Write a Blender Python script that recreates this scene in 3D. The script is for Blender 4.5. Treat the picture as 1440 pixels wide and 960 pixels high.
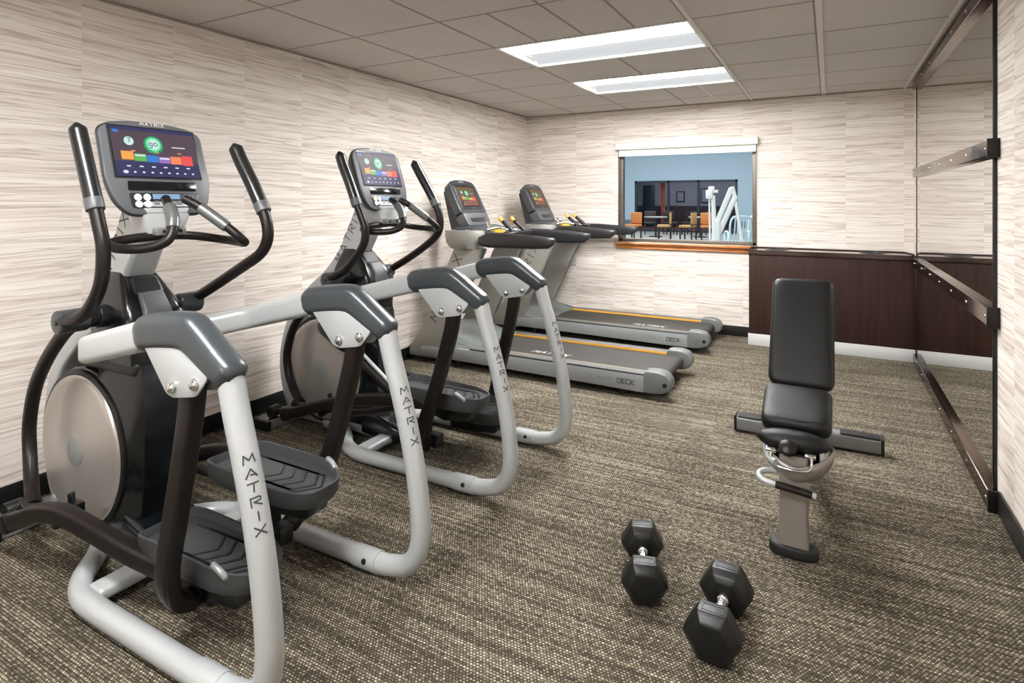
import bpy, bmesh, math, random
from mathutils import Vector, Matrix
PI = math.pi
random.seed(7)
for o in list(bpy.data.objects):
    bpy.data.objects.remove(o, do_unlink=True)
S = bpy.context.scene
C = S.collection

# ------------------------------------------------------------------ camera, world, exposure
FPX, YAW, HORIZON, EYE = 816.48, 0.5009, 282.8, 1.3175
cam_data = bpy.data.cameras.new('camera')
cam = bpy.data.objects.new('camera', cam_data)
C.objects.link(cam)
cam.location = (0, 0, EYE)
cam.rotation_euler = (PI / 2, 0, YAW)
cam_data.sensor_fit = 'HORIZONTAL'
cam_data.sensor_width = 36.0
cam_data.lens = 36.0 * FPX / 1440.0
cam_data.shift_y = -(480.0 - HORIZON) / 1440.0
cam_data.clip_start = 0.02
cam_data.clip_end = 200
S.camera = cam

world = bpy.data.worlds.new('world')
S.world = world
world.use_nodes = True
world.node_tree.nodes['Background'].inputs[0].default_value = (0.80, 0.88, 1.0, 1)
world.node_tree.nodes['Background'].inputs[1].default_value = 0.3

S.view_settings.view_transform = 'Standard'
S.view_settings.look = 'None'
S.view_settings.gamma = 1
S.view_settings.exposure = 0.0
S.view_settings.use_curve_mapping = False
TROFFER_BRIGHT = 75.0
TROFFER_DIM = 0.72
HALL_LIGHT = 500.0

# ------------------------------------------------------------------ colour + materials
def lin(c):
    c = c / 255.0
    return c / 12.92 if c <= 0.04045 else ((c + 0.055) / 1.055) ** 2.4

def rgb(r, g, b):
    return (lin(r), lin(g), lin(b), 1.0)

def mat(name, col, rough=0.5, metal=0.0, coat=0.0, bump=0.0, bscale=400.0, spec=0.5, speck=0.0):
    m = bpy.data.materials.new(name)
    m.use_nodes = True
    nt = m.node_tree
    b = nt.nodes['Principled BSDF']
    b.inputs['Base Color'].default_value = rgb(*col)
    b.inputs['Roughness'].default_value = rough
    b.inputs['Metallic'].default_value = metal
    b.inputs['Coat Weight'].default_value = coat
    b.inputs['Coat Roughness'].default_value = 0.15
    b.inputs['Specular IOR Level'].default_value = spec
    tc = nt.nodes.new('ShaderNodeTexCoord')
    n = nt.nodes.new('ShaderNodeTexNoise')
    n.inputs['Scale'].default_value = bscale
    n.inputs['Detail'].default_value = 3
    nt.links.new(tc.outputs['Object'], n.inputs['Vector'])
    if bump > 0:
        bp = nt.nodes.new('ShaderNodeBump')
        bp.inputs['Strength'].default_value = bump
        bp.inputs['Distance'].default_value = 0.002
        nt.links.new(n.outputs['Fac'], bp.inputs['Height'])
        nt.links.new(bp.outputs['Normal'], b.inputs['Normal'])
    # slight wear in the roughness of every surface
    n2 = nt.nodes.new('ShaderNodeTexNoise')
    n2.inputs['Scale'].default_value = 9.0
    nt.links.new(tc.outputs['Object'], n2.inputs['Vector'])
    mr = nt.nodes.new('ShaderNodeMapRange')
    mr.inputs['To Min'].default_value = max(0.02, rough - 0.05)
    mr.inputs['To Max'].default_value = min(1.0, rough + 0.05)
    nt.links.new(n2.outputs['Fac'], mr.inputs['Value'])
    nt.links.new(mr.outputs['Result'], b.inputs['Roughness'])
    if speck > 0:
        mx = nt.nodes.new('ShaderNodeMix')
        mx.data_type = 'RGBA'
        mx.blend_type = 'MULTIPLY'
        mx.inputs[0].default_value = speck
        mx.inputs[6].default_value = rgb(*col)
        nt.links.new(n.outputs['Color'], mx.inputs[7])
        nt.links.new(mx.outputs[2], b.inputs['Base Color'])
    return m

def emit(name, col, strength):
    m = bpy.data.materials.new(name)
    m.use_nodes = True
    b = m.node_tree.nodes['Principled BSDF']
    b.inputs['Base Color'].default_value = (.01, .01, .01, 1)
    b.inputs['Specular IOR Level'].default_value = 0.2
    b.inputs['Emission Color'].default_value = rgb(*col)
    b.inputs['Emission Strength'].default_value = strength
    b.inputs['Roughness'].default_value = 0.45
    return m

class NB:
    """tiny node builder"""
    def __init__(self, name):
        self.m = bpy.data.materials.new(name)
        self.m.use_nodes = True
        self.nt = self.m.node_tree
        self.b = self.nt.nodes['Principled BSDF']
        self.tc = self.nt.nodes.new('ShaderNodeTexCoord')
    def n(self, t, **kw):
        x = self.nt.nodes.new(t)
        for k, v in kw.items():
            setattr(x, k, v)
        return x
    def l(self, a, b):
        self.nt.links.new(a, b)
    def math(self, op, a, b=None, c=None):
        x = self.n('ShaderNodeMath', operation=op)
        for i, v in enumerate((a, b, c)):
            if v is None: continue
            if isinstance(v, (int, float)): x.inputs[i].default_value = v
            else: self.l(v, x.inputs[i])
        return x.outputs[0]
    def comb(self, x, y, z):
        c = self.n('ShaderNodeCombineXYZ')
        for i, v in enumerate((x, y, z)):
            if isinstance(v, (int, float)): c.inputs[i].default_value = v
            else: self.l(v, c.inputs[i])
        return c.outputs[0]
    def noise(self, vec, scale=1.0, detail=2.0, rough=0.5):
        x = self.n('ShaderNodeTexNoise')
        x.inputs['Scale'].default_value = scale
        x.inputs['Detail'].default_value = detail
        x.inputs['Roughness'].default_value = rough
        self.l(vec, x.inputs['Vector'])
        return x.outputs['Fac']
    def ramp(self, fac, stops, interp='LINEAR'):
        r = self.n('ShaderNodeValToRGB')
        r.color_ramp.interpolation = interp
        while len(r.color_ramp.elements) > 1:
            r.color_ramp.elements.remove(r.color_ramp.elements[-1])
        r.color_ramp.elements[0].position = stops[0][0]
        r.color_ramp.elements[0].color = rgb(*stops[0][1])
        for p, c in stops[1:]:
            e = r.color_ramp.elements.new(p)
            e.color = rgb(*c)
        self.l(fac, r.inputs['Fac'])
        return r.outputs['Color']
    def sep(self, out='Object'):
        s = self.n('ShaderNodeSeparateXYZ')
        self.l(self.tc.outputs[out], s.inputs[0])
        return s.outputs
    def mix(self, f, a, b, blend='MIX'):
        x = self.n('ShaderNodeMix', data_type='RGBA', blend_type=blend)
        if isinstance(f, (int, float)): x.inputs[0].default_value = f
        else: self.l(f, x.inputs[0])
        for i, v in ((6, a), (7, b)):
            if isinstance(v, tuple): x.inputs[i].default_value = v
            else: self.l(v, x.inputs[i])
        return x.outputs[2]
    def bump(self, h, strength=0.3, dist=0.002):
        x = self.n('ShaderNodeBump')
        x.inputs['Strength'].default_value = strength
        x.inputs['Distance'].default_value = dist
        self.l(h, x.inputs['Height'])
        self.l(x.outputs['Normal'], self.b.inputs['Normal'])

def wallpaper():
    k = NB('strata_wallpaper')
    x, y, z = k.sep()
    u = k.math('ADD', x, y)
    panel = k.math('FLOOR', k.math('DIVIDE', k.math('ADD', u, 0.31 + 3.10), 0.435))
    off = k.math('MULTIPLY', k.math('FRACT', k.math('MULTIPLY', k.math('SINE', k.math('MULTIPLY', panel, 12.9898)), 43758.5)), 9.0)
    zz = k.math('ADD', z, k.math('MULTIPLY', k.noise(k.comb(k.math('MULTIPLY', u, 1.6), off, k.math('MULTIPLY', z, 2.0)), 1.0, 2.0), 0.045))
    def strata(su, sz, det, sh=0.0):
        v = k.comb(k.math('MULTIPLY', u, su), k.math('ADD', off, sh), k.math('MULTIPLY', zz, sz))
        return k.noise(v, 1.0, det, 0.6)
    a = strata(0.55, 15.0, 3.0)
    b = strata(1.5, 58.0, 3.0, 3.3)
    c = strata(4.0, 210.0, 2.0, 7.7)
    f = k.math('ADD', k.math('MULTIPLY', a, 0.40), k.math('ADD', k.math('MULTIPLY', b, 0.38), k.math('MULTIPLY', c, 0.22)))
    base = k.ramp(f, [(0.32, (196, 183, 172)), (0.42, (215, 205, 195)), (0.50, (229, 221, 213)), (0.58, (238, 231, 225)), (0.70, (246, 241, 236))])
    # thin dark bedding lines
    d = strata(1.1, 40.0, 2.0, 5.1)
    ln = k.ramp(k.math('ABSOLUTE', k.math('SUBTRACT', d, 0.46)), [(0.0, (176, 164, 154)), (0.016, (216, 208, 200)), (0.05, (255, 255, 255))])
    col = k.mix(0.55, base, ln, 'MULTIPLY')
    k.l(col, k.b.inputs['Base Color'])
    k.b.inputs['Roughness'].default_value = 0.62
    k.b.inputs['Specular IOR Level'].default_value = 0.3
    k.bump(f, 0.25, 0.003)
    return k.m

def carpet():
    k = NB('woven_carpet')
    x, y, z = k.sep()
    P = 0.0088
    # loops in rows along x: each row shifted by half a loop
    row = k.math('DIVIDE', y, P)
    rowi = k.math('FLOOR', row)
    sh = k.math('MULTIPLY', k.math('MODULO', rowi, 2.0), 0.5)
    colx = k.math('ADD', k.math('DIVIDE', x, P * 1.25), sh)
    fy = k.math('SUBTRACT', k.math('FRACT', row), 0.5)
    fx = k.math('SUBTRACT', k.math('FRACT', colx), 0.5)
    d2 = k.math('ADD', k.math('MULTIPLY', fx, fx), k.math('MULTIPLY', fy, fy))
    dot = k.math('SUBTRACT', 1.0, k.math('MULTIPLY', d2, 5.0))
    cell = k.comb(k.math('FLOOR', colx), rowi, 0.0)
    wn = k.n('ShaderNodeTexWhiteNoise')
    k.l(cell, wn.inputs['Vector'])
    rnd = wn.outputs['Value']
    grain = k.noise(k.tc.outputs['Object'], 330.0, 2.0)
    streak = k.noise(k.comb(k.math('MULTIPLY', x, 1.6), k.math('MULTIPLY', y, 26.0), 0.0), 1.0, 3.0)
    patch = k.noise(k.tc.outputs['Object'], 2.3, 2.0)
    f = k.math('ADD', k.math('MULTIPLY', k.math('MULTIPLY', k.math('ADD', dot, 0.14), 0.62), k.math('ADD', k.math('MULTIPLY', rnd, 0.75), 0.25)),
               k.math('MULTIPLY', k.math('SUBTRACT', grain, 0.5), 0.9))
    f = k.math('ADD', f, k.math('MULTIPLY', k.math('SUBTRACT', streak, 0.5), 0.42))
    rw = k.n('ShaderNodeTexWhiteNoise'); k.l(k.comb(rowi, k.math('FLOOR', k.math('MULTIPLY', x, 1.7)), 3.0), rw.inputs['Vector'])
    f = k.math('ADD', f, k.math('MULTIPLY', k.math('SUBTRACT', rw.outputs['Value'], 0.5), 0.26))
    tuft = k.noise(k.tc.outputs['Object'], 75.0, 3.0)
    f = k.math('ADD', f, k.math('MULTIPLY', k.math('SUBTRACT', tuft, 0.5), 0.75))
    f = k.math('ADD', f, k.math('MULTIPLY', k.math('SUBTRACT', patch, 0.5), 0.35))
    col = k.ramp(f, [(0.0, (62, 57, 48)), (0.25, (102, 95, 81)), (0.45, (149, 140, 122)), (0.68, (186, 176, 158)), (0.95, (214, 206, 190))])
    k.l(col, k.b.inputs['Base Color'])
    k.b.inputs['Roughness'].default_value = 0.95
    k.b.inputs['Specular IOR Level'].default_value = 0.15
    k.bump(k.math('ADD', dot, k.math('MULTIPLY', grain, 0.6)), 0.6, 0.003)
    return k.m

def tile_ceiling():
    k = NB('mineral_fibre_tile')
    f = k.noise(k.tc.outputs['Object'], 260.0, 3.0)
    g = k.noise(k.tc.outputs['Object'], 1.3, 2.0)
    col = k.ramp(k.math('ADD', k.math('MULTIPLY', f, 0.5), k.math('MULTIPLY', g, 0.5)), [(0.3, (192, 187, 182)), (0.7, (206, 201, 197))])
    k.l(col, k.b.inputs['Base Color'])
    k.b.inputs['Roughness'].default_value = 0.95
    k.bump(f, 0.3, 0.002)
    return k.m

def wood(name, stops, su=1.0, rough=0.4, axis='x', scale=40.0, coat=0.0):
    k = NB(name)
    x, y, z = k.sep()
    v = {'x': k.comb(k.math('MULTIPLY', x, su), k.math('MULTIPLY', y, scale), k.math('MULTIPLY', z, scale)),
         'z': k.comb(k.math('MULTIPLY', x, scale), k.math('MULTIPLY', y, scale), k.math('MULTIPLY', z, su))}[axis]
    f = k.noise(v, 1.0, 4.0, 0.6)
    k.l(k.ramp(f, stops), k.b.inputs['Base Color'])
    k.b.inputs['Roughness'].default_value = rough
    k.b.inputs['Coat Weight'].default_value = coat
    return k.m

def treadbelt():
    k = NB('running_belt')
    f = k.noise(k.tc.outputs['Object'], 500.0, 2.0)
    k.l(k.ramp(f, [(0.3, (46, 44, 42)), (0.7, (66, 63, 60))]), k.b.inputs['Base Color'])
    k.b.inputs['Roughness'].default_value = 0.7
    k.bump(f, 0.4, 0.001)
    return k.m

def chequer(name, c1, c2, sc):
    k = NB(name)
    x, y, z = k.sep()
    t = k.n('ShaderNodeTexChecker')
    v = k.comb(k.math('ADD', x, y), k.math('SUBTRACT', x, y), 0.0)
    k.l(v, t.inputs['Vector'])
    t.inputs['Color1'].default_value = rgb(*c1)
    t.inputs['Color2'].default_value = rgb(*c2)
    t.inputs['Scale'].default_value = sc
    k.l(t.outputs['Color'], k.b.inputs['Base Color'])
    k.b.inputs['Roughness'].default_value = 0.6
    return k.m

M = {}
M['wallpaper'] = wallpaper()
M['carpet'] = carpet()
M['ceiling'] = tile_ceiling()
M['tbar'] = mat('ceiling_grid_paint', (214, 209, 204), 0.6)
M['tbar_shade'] = mat('ceiling_grid_shade_tone', (150, 142, 134), 0.8)  # darker tone holding the shadow of the tile gaps, also on the wall angle
M['base'] = mat('black_vinyl', (20, 20, 22), 0.35)
M['silver'] = mat('silver_powder_paint', (183, 187, 188), 0.34, 0.25, 0.2, speck=0.0)
M['silver2'] = mat('grey_powder_paint', (128, 130, 131), 0.38, 0.3, 0.15)
M['warmsilver'] = mat('satin_champagne_disc', (192, 187, 182), 0.33, 0.65)
M['champagne'] = mat('champagne_plastic', (170, 158, 148), 0.35, 0.2, 0.2)
M['chrome'] = mat('polished_chrome', (225, 225, 225), 0.12, 1.0)
M['charcoal'] = mat('charcoal_plastic', (54, 59, 63), 0.33, 0.0, 0.15, bump=0.1)
M['consolegrey'] = mat('console_grey_plastic', (88, 90, 93), 0.42, 0.1, bump=0.08)
M['consoledark'] = mat('console_shell_plastic', (32, 34, 37), 0.4, bump=0.08)
M['brown'] = mat('dark_bronze_paint', (25, 20, 19), 0.38, 0.0, 0.0, spec=0.3)
M['black'] = mat('black_plastic', (13, 14, 15), 0.38, bump=0.05)
M['gloss'] = mat('glossy_black_plastic', (14, 15, 18), 0.12, 0, 0.5)
M['shroud'] = mat('dark_shroud_plastic', (14, 18, 21), 0.24, 0.0, 0.2)
M['rubber'] = mat('black_rubber', (20, 21, 22), 0.6, bump=0.25)
M['grip'] = mat('ribbed_grip_rubber', (26, 27, 29), 0.3, 0.1, 0.3)
M['pedal'] = mat('pedal_grey_plastic', (56, 58, 60), 0.5, bump=0.2)
M['letter'] = mat('letter_ink', (62, 64, 68), 0.5)
M['letterlight'] = mat('pale_lettering', (205, 205, 203), 0.5)
M['letterfaint'] = mat('faint_lettering', (128, 130, 130), 0.5)
M['vinylpad'] = mat('black_upholstery', (12, 13, 14), 0.40, 0, 0.0, spec=0.35, bump=0.35, bscale=700)
M['taupe'] = mat('taupe_metallic_paint', (134, 127, 121), 0.38, 0.3, 0.1)
M['yellow'] = mat('amber_tread_strip', (226, 166, 62), 0.5)
M['yellow2'] = mat('yellow_plastic', (232, 196, 62), 0.4)
M['red'] = mat('red_plastic', (190, 40, 36), 0.4)
M['belt'] = treadbelt()
M['treadblk'] = chequer('diamond_tread_rubber', (60, 62, 62), (120, 122, 120), 55.0)
M['hood'] = mat('sage_grey_plastic', (112, 117, 114), 0.42, 0.15, 0.1)
M['upright'] = mat('upright_taupe_paint', (140, 138, 132), 0.4, 0.2, 0.1)
M['railbrown'] = mat('dark_handrail_plastic', (36, 33, 33), 0.35, 0.1, 0.2)
M['railmetal'] = mat('bronze_rail_metal', (126, 111, 104), 0.17, 1.0)
M['mirror'] = mat('mirror_silvering', (226, 226, 222), 0.02, 1.0)
M['mirror'].node_tree.links.remove(M['mirror'].node_tree.nodes['Principled BSDF'].inputs['Roughness'].links[0])
M['mirror'].node_tree.nodes['Principled BSDF'].inputs['Roughness'].default_value = 0.005
M['espresso'] = wood('espresso_laminate', [(0.3, (40, 23, 18)), (0.55, (50, 31, 25)), (0.75, (57, 37, 30))], 1.5, 0.6, 'z', 30.0, 0.0)
M['espresso'].node_tree.nodes['Principled BSDF'].inputs['Specular IOR Level'].default_value = 0.22
M['espressotop'] = mat('espresso_gloss_top', (52, 38, 33), 0.12, 0.0, 0.8)
M['toe'] = mat('brushed_toe_kick', (205, 206, 205), 0.5, 0.2)
M['sillwood'] = wood('honey_oak', [(0.3, (150, 84, 38)), (0.5, (204, 130, 72)), (0.7, (226, 160, 100))], 2.5, 0.35, 'x', 45.0, 0.3)
M['white'] = mat('white_paint', (240, 238, 232), 0.5)
M['fixture'] = mat('white_enamel', (235, 235, 232), 0.35)
M['blind'] = mat('blind_fabric', (244, 242, 236), 0.7)
M['winframe'] = mat('bronze_window_frame', (104, 96, 88), 0.4, 0.3)
M['lens_bright'] = emit('lamp_lens_bright', (252, 251, 250), TROFFER_BRIGHT)
M['reflector_glow'] = emit('lamp_reflector_glow', (240, 244, 248), TROFFER_DIM)
M['reflector_glow'].node_tree.nodes['Principled BSDF'].inputs['Base Color'].default_value = (.05, .05, .05, 1)

# glass
g = bpy.data.materials.new('window_glass'); g.use_nodes = True
gb = g.node_tree.nodes['Principled BSDF']
gb.inputs['Base Color'].default_value = (0.93, 0.97, 0.98, 1)
gb.inputs['Roughness'].default_value = 0.0
gb.inputs['IOR'].default_value = 1.05
gb.inputs['Transmission Weight'].default_value = 1.0
M['glass'] = g

# ------------------------------------------------------------------ mesh helpers
OFF = Vector((0, 0, 0))

def finish(bm, name, mats, parent=None, smooth=True, angle=38, weld=False):
    if weld:
        bmesh.ops.remove_doubles(bm, verts=bm.verts, dist=1e-5)
    bmesh.ops.recalc_face_normals(bm, faces=bm.faces)
    if OFF.length > 0:
        bmesh.ops.translate(bm, verts=bm.verts, vec=-OFF)
    if smooth:
        for f in bm.faces: f.smooth = True
        ca = math.radians(angle)
        for e in bm.edges:
            if len(e.link_faces) == 2:
                if e.link_faces[0].normal.length and e.link_faces[1].normal.length and e.calc_face_angle(0) > ca:
                    e.smooth = False
    me = bpy.data.meshes.new(name)
    bm.to_mesh(me); bm.free()
    if not isinstance(mats, (list, tuple)): mats = [mats]
    for m in mats: me.materials.append(m if not isinstance(m, str) else M[m])
    o = bpy.data.objects.new(name, me)
    C.objects.link(o)
    if parent is not None: o.parent = parent
    return o

def BM(): return bmesh.new()

def setmi(bm, before, mi):
    if mi:
        for f in list(bm.faces)[before:]: f.material_index = mi

def box(bm, lo, hi, bev=0.0, seg=2, mi=0, rot=None, piv=None):
    t = bmesh.new()
    r = bmesh.ops.create_cube(t, size=1)
    c = [(lo[i] + hi[i]) / 2 for i in range(3)]; s = [abs(hi[i] - lo[i]) for i in range(3)]
    bmesh.ops.scale(t, vec=s, verts=t.verts)
    if bev > 0:
        bmesh.ops.bevel(t, geom=list(t.edges), offset=min(bev, min(s) * 0.49), segments=seg, profile=0.5, affect='EDGES')
    bmesh.ops.translate(t, vec=c, verts=t.verts)
    if rot is not None:
        bmesh.ops.rotate(t, cent=piv if piv else c, matrix=rot, verts=t.verts)
    merge(bm, t, mi)

def merge(bm, t, mi=0, mat=None):
    if mat is not None: bmesh.ops.transform(t, matrix=mat, verts=t.verts)
    vm = {}
    for v in t.verts: vm[v] = bm.verts.new(v.co)
    for f in t.faces:
        try:
            nf = bm.faces.new([vm[v] for v in f.verts]); nf.material_index = mi if mi else f.material_index
        except ValueError: pass
    t.free()

def prism(bm, pts, a, b, axis='y', bev=0.0, seg=2, mi=0, mat=None):
    """polygon pts in the plane across axis, extruded from a to b"""
    t = bmesh.new()
    def P(p, q):
        if axis == 'y': return (p[0], q, p[1])
        if axis == 'x': return (q, p[0], p[1])
        return (p[0], p[1], q)
    A = [t.verts.new(P(p, a)) for p in pts]; B = [t.verts.new(P(p, b)) for p in pts]
    n = len(pts)
    t.faces.new(A); t.faces.new(list(reversed(B)))
    for i in range(n): t.faces.new([A[i], B[i], B[(i + 1) % n], A[(i + 1) % n]])
    bmesh.ops.recalc_face_normals(t, faces=t.faces)
    if bev > 0:
        cap = [e for e in t.edges if (e.verts[0] in A) == (e.verts[1] in A)]
        bmesh.ops.bevel(t, geom=cap, offset=bev, segments=seg, profile=0.5, affect='EDGES', clamp_overlap=True)
    merge(bm, t, mi, mat)

def smoothpath(pts, n=8):
    """catmull-rom through pts"""
    P = [Vector(p) for p in pts]
    if len(P) < 3: return P
    out = []
    ext = [P[0] * 2 - P[1]] + P + [P[-1] * 2 - P[-2]]
    for i in range(1, len(ext) - 2):
        p0, p1, p2, p3 = ext[i - 1:i + 3]
        for k in range(n):
            t = k / n
            # centripetal-ish via standard uniform
            out.append(0.5 * ((2 * p1) + (p2 - p0) * t + (2 * p0 - 5 * p1 + 4 * p2 - p3) * t * t + (3 * p1 - p0 - 3 * p2 + p3) * t ** 3))
    out.append(P[-1])
    return out

def frames(path, up=Vector((0, 0, 1))):
    """tangent, normal, binormal with parallel transport"""
    P = [Vector(p) for p in path]
    T = []
    for i in range(len(P)):
        a = P[max(i - 1, 0)]; b = P[min(i + 1, len(P) - 1)]
        T.append((b - a).normalized())
    u = up - T[0] * up.dot(T[0])
    if u.length < 0.05:
        up = Vector((1, 0, 0)); u = up - T[0] * up.dot(T[0])
    u.normalize()
    F = []
    for i in range(len(P)):
        u = u - T[i] * u.dot(T[i]); u.normalize()
        F.append((P[i], T[i], u.copy(), T[i].cross(u)))
    return F

def sweep(bm, path, sec, up=Vector((0, 0, 1)), caps=True, scale=None, mi=0, fr=None):
    """sec: list of (a along normal, b along binormal) ; scale(i/n)->(sa,sb)"""
    F = fr or frames(path, up)
    rings = []
    n = len(F)
    for i, (p, t, u, b) in enumerate(F):
        sa, sb = scale(i / (n - 1)) if scale else (1, 1)
        rings.append([bm.verts.new(p + u * (s[0] * sa) + b * (s[1] * sb)) for s in sec])
    m = len(sec)
    fs = []
    for i in range(n - 1):
        for j in range(m):
            fs.append(bm.faces.new([rings[i][j], rings[i][(j + 1) % m], rings[i + 1][(j + 1) % m], rings[i + 1][j]]))
    if caps:
        for r in (rings[0], rings[-1]):
            fs.append(bm.faces.new(r))
    for f in fs: f.material_index = mi
    return F

def circ(r, n=16, ry=None):
    ry = r if ry is None else ry
    return [(r * math.cos(2 * PI * i / n), ry * math.sin(2 * PI * i / n)) for i in range(n)]

def rrect(a, b, r, n=4):
    """rounded rectangle half sizes a,b"""
    o = []
    for cx, cy, s in ((a - r, b - r, 0), (-a + r, b - r, 1), (-a + r, -b + r, 2), (a - r, -b + r, 3)):
        for k in range(n + 1):
            t = (s + k / n) * PI / 2
            o.append((cx + r * math.cos(t), cy + r * math.sin(t)))
    return o

def roundcap(t, e=0.06):
    """scale factor that rounds both ends"""
    d = min(t, 1 - t) / e
    return (math.sqrt(max(0.0, 1 - (1 - min(d, 1)) ** 2)) * 0.97 + 0.03)

def tube(bm, pts, r, n=16, sm=8, up=Vector((0, 0, 1)), mi=0, round_e=0.0):
    path = smoothpath(pts, sm) if sm else [Vector(p) for p in pts]
    sc = None
    if round_e: sc = lambda t: (roundcap(t, round_e),) * 2
    return sweep(bm, path, circ(r, n), up, mi=mi, scale=sc)

def cyl(bm, a, b, r, n=24, r2=None, bev=0.0, mi=0):
    a = Vector(a); b = Vector(b); r2 = r if r2 is None else r2
    L = (b - a).length
    prof = []
    if bev > 0:
        for k in range(4):
            t = k / 3 * PI / 2
            prof.append((r - bev + bev * math.sin(t), bev - bev * math.cos(t)))
        for k in range(4):
            t = k / 3 * PI / 2
            prof.append((r2 - bev + bev * math.cos(t), L - bev + bev * math.sin(t)))
    else: prof = [(r, 0), (r2, L)]
    lathe(bm, prof, a, (b - a).normalized(), n, mi)

def lathe(bm, prof, o, axis, n=32, mi=0):
    """prof (radius, height) ; closed with flat caps"""
    o = Vector(o); axis = Vector(axis).normalized()
    ref = Vector((0, 0, 1)) if abs(axis.z) < 0.9 else Vector((1, 0, 0))
    u = (ref - axis * ref.dot(axis)).normalized(); w = axis.cross(u)
    rings = []
    for r, h in prof:
        r = max(r, 1e-4)
        rings.append([bm.verts.new(o + axis * h + u * (r * math.cos(2 * PI * k / n)) + w * (r * math.sin(2 * PI * k / n))) for k in range(n)])
    fs = []
    for i in range(len(rings) - 1):
        for k in range(n):
            fs.append(bm.faces.new([rings[i][k], rings[i][(k + 1) % n], rings[i + 1][(k + 1) % n], rings[i + 1][k]]))
    fs.append(bm.faces.new(rings[0])); fs.append(bm.faces.new(rings[-1]))
    for f in fs: f.material_index = mi

def loft(bm, rings, caps=True, mi=0):
    R = [[bm.verts.new(p) for p in r] for r in rings]
    m = len(rings[0]); fs = []
    for i in range(len(R) - 1):
        for j in range(m):
            fs.append(bm.faces.new([R[i][j], R[i][(j + 1) % m], R[i + 1][(j + 1) % m], R[i + 1][j]]))
    if caps: fs.append(bm.faces.new(R[0])); fs.append(bm.faces.new(R[-1]))
    for f in fs: f.material_index = mi

# stroke lettering (unit box 0..w, 0..1)
GLYPH = {
 'M': (1.0, [[(0, 0), (0.12, 1), (0.5, 0.35), (0.88, 1), (1.0, 0)]]),
 'A': (0.95, [[(0, 0), (0.47, 1), (0.95, 0)], [(0.42, 0.30), (0.72, 0.30)]]),
 'T': (0.9, [[(0, 1), (0.9, 1)], [(0.5, 1), (0.42, 0)]]),
 'R': (0.85, [[(0, 0), (0, 1), (0.7, 1), (0.85, 0.85), (0.8, 0.6), (0.25, 0.5), (0.85, 0)]]),
 'I': (0.15, [[(0.08, 0), (0.08, 1)]]),
 'X': (0.9, [[(0, 0), (0.9, 1)], [(0, 1), (0.9, 0)]]),
 'U': (0.8, [[(0, 1), (0, 0.15), (0.15, 0), (0.65, 0), (0.8, 0.15), (0.8, 1)]]),
 'L': (0.7, [[(0, 1), (0, 0), (0.7, 0)]]),
 'E': (0.75, [[(0.75, 1), (0, 1), (0, 0), (0.75, 0)], [(0, 0.5), (0.65, 0.5)]]),
 'D': (0.8, [[(0, 0), (0, 1), (0.55, 1), (0.8, 0.75), (0.8, 0.25), (0.55, 0), (0, 0)]]),
 'C': (0.8, [[(0.8, 0.85), (0.6, 1), (0.15, 1), (0, 0.8), (0, 0.2), (0.15, 0), (0.6, 0), (0.8, 0.15)]]),
 'K': (0.8, [[(0, 0), (0, 1)], [(0.8, 1), (0.05, 0.45), (0.8, 0)]]),
 'O': (0.8, [[(0.2, 0), (0, 0.25), (0, 0.75), (0.2, 1), (0.6, 1), (0.8, 0.75), (0.8, 0.25), (0.6, 0), (0.2, 0)]]),
 'g': (0.7, [[(0.65, 0.15), (0.15, 0.1), (0, 0.3), (0.05, 0.6), (0.25, 0.7), (0.65, 0.65), (0.65, -0.1), (0.5, -0.3), (0.1, -0.3)]]),
 'o': (0.7, [[(0.2, 0.1), (0, 0.3), (0, 0.5), (0.2, 0.7), (0.5, 0.7), (0.7, 0.5), (0.7, 0.3), (0.5, 0.1), (0.2, 0.1)]]),
 '7': (0.6, [[(0, 1), (0.6, 1), (0.2, 0)]]),
 ' ': (0.5, []),
}

def letters(bm, text, size, fn, width=0.11, gap=0.45, lift=0.0, sub=0.25, mi=0, aspect=1.0):
    """strokes as flat ribbons; fn(s, t) maps text coordinates (metres) onto the surface"""
    x = 0.0
    for ch in text:
        w, strokes = GLYPH[ch]
        for st in strokes:
            pts = [(x + p[0] * aspect, p[1]) for p in st]
            for a, b in zip(pts[:-1], pts[1:]):
                d = Vector((b[0] - a[0], b[1] - a[1])); L = d.length
                if L < 1e-5: continue
                d /= L; nrm = Vector((-d.y, d.x)) * width / 2
                a0 = Vector(a) - d * width * 0.4; b0 = Vector(b) + d * width * 0.4
                k = max(1, int(round((b0 - a0).length / sub)))
                prev = None
                for i in range(k + 1):
                    q = a0.lerp(b0, i / k)
                    v1 = bm.verts.new(fn((q.x + nrm.x) * size, (q.y + nrm.y) * size)); v2 = bm.verts.new(fn((q.x - nrm.x) * size, (q.y - nrm.y) * size))
                    if prev:
                        f = bm.faces.new([prev[0], prev[1], v2, v1]); f.material_index = mi
                    prev = (v1, v2)
        x += w * aspect + gap
    return (x - gap) * size

def textlen(text, size, gap=0.45, aspect=1.0):
    return (sum(GLYPH[c][0] * aspect + gap for c in text) - gap) * size

def empty(name, loc=(0, 0, 0), rz=0.0):
    o = bpy.data.objects.new(name, None)
    C.objects.link(o); o.location = loc; o.rotation_euler = (0, 0, rz)
    o.empty_display_size = 0.1
    return o

def tag(o, label=None, cat=None, group=None, kind=None):
    if label: o['label'] = label
    if cat: o['category'] = cat
    if group: o['group'] = group
    if kind: o['kind'] = kind
    return o

def copy_tree(o, parent=None):
    c = o.copy(); C.objects.link(c)
    c.parent = parent
    for ch in list(o.children): copy_tree(ch, c)
    return c

# ================================================================== ROOM
XL, XR, YB, YF, CH = -3.10, 0.63, 6.033, -2.6, 2.2977
T = 0.61
GY = 3.2063          # a cross line of the ceiling grid

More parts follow.
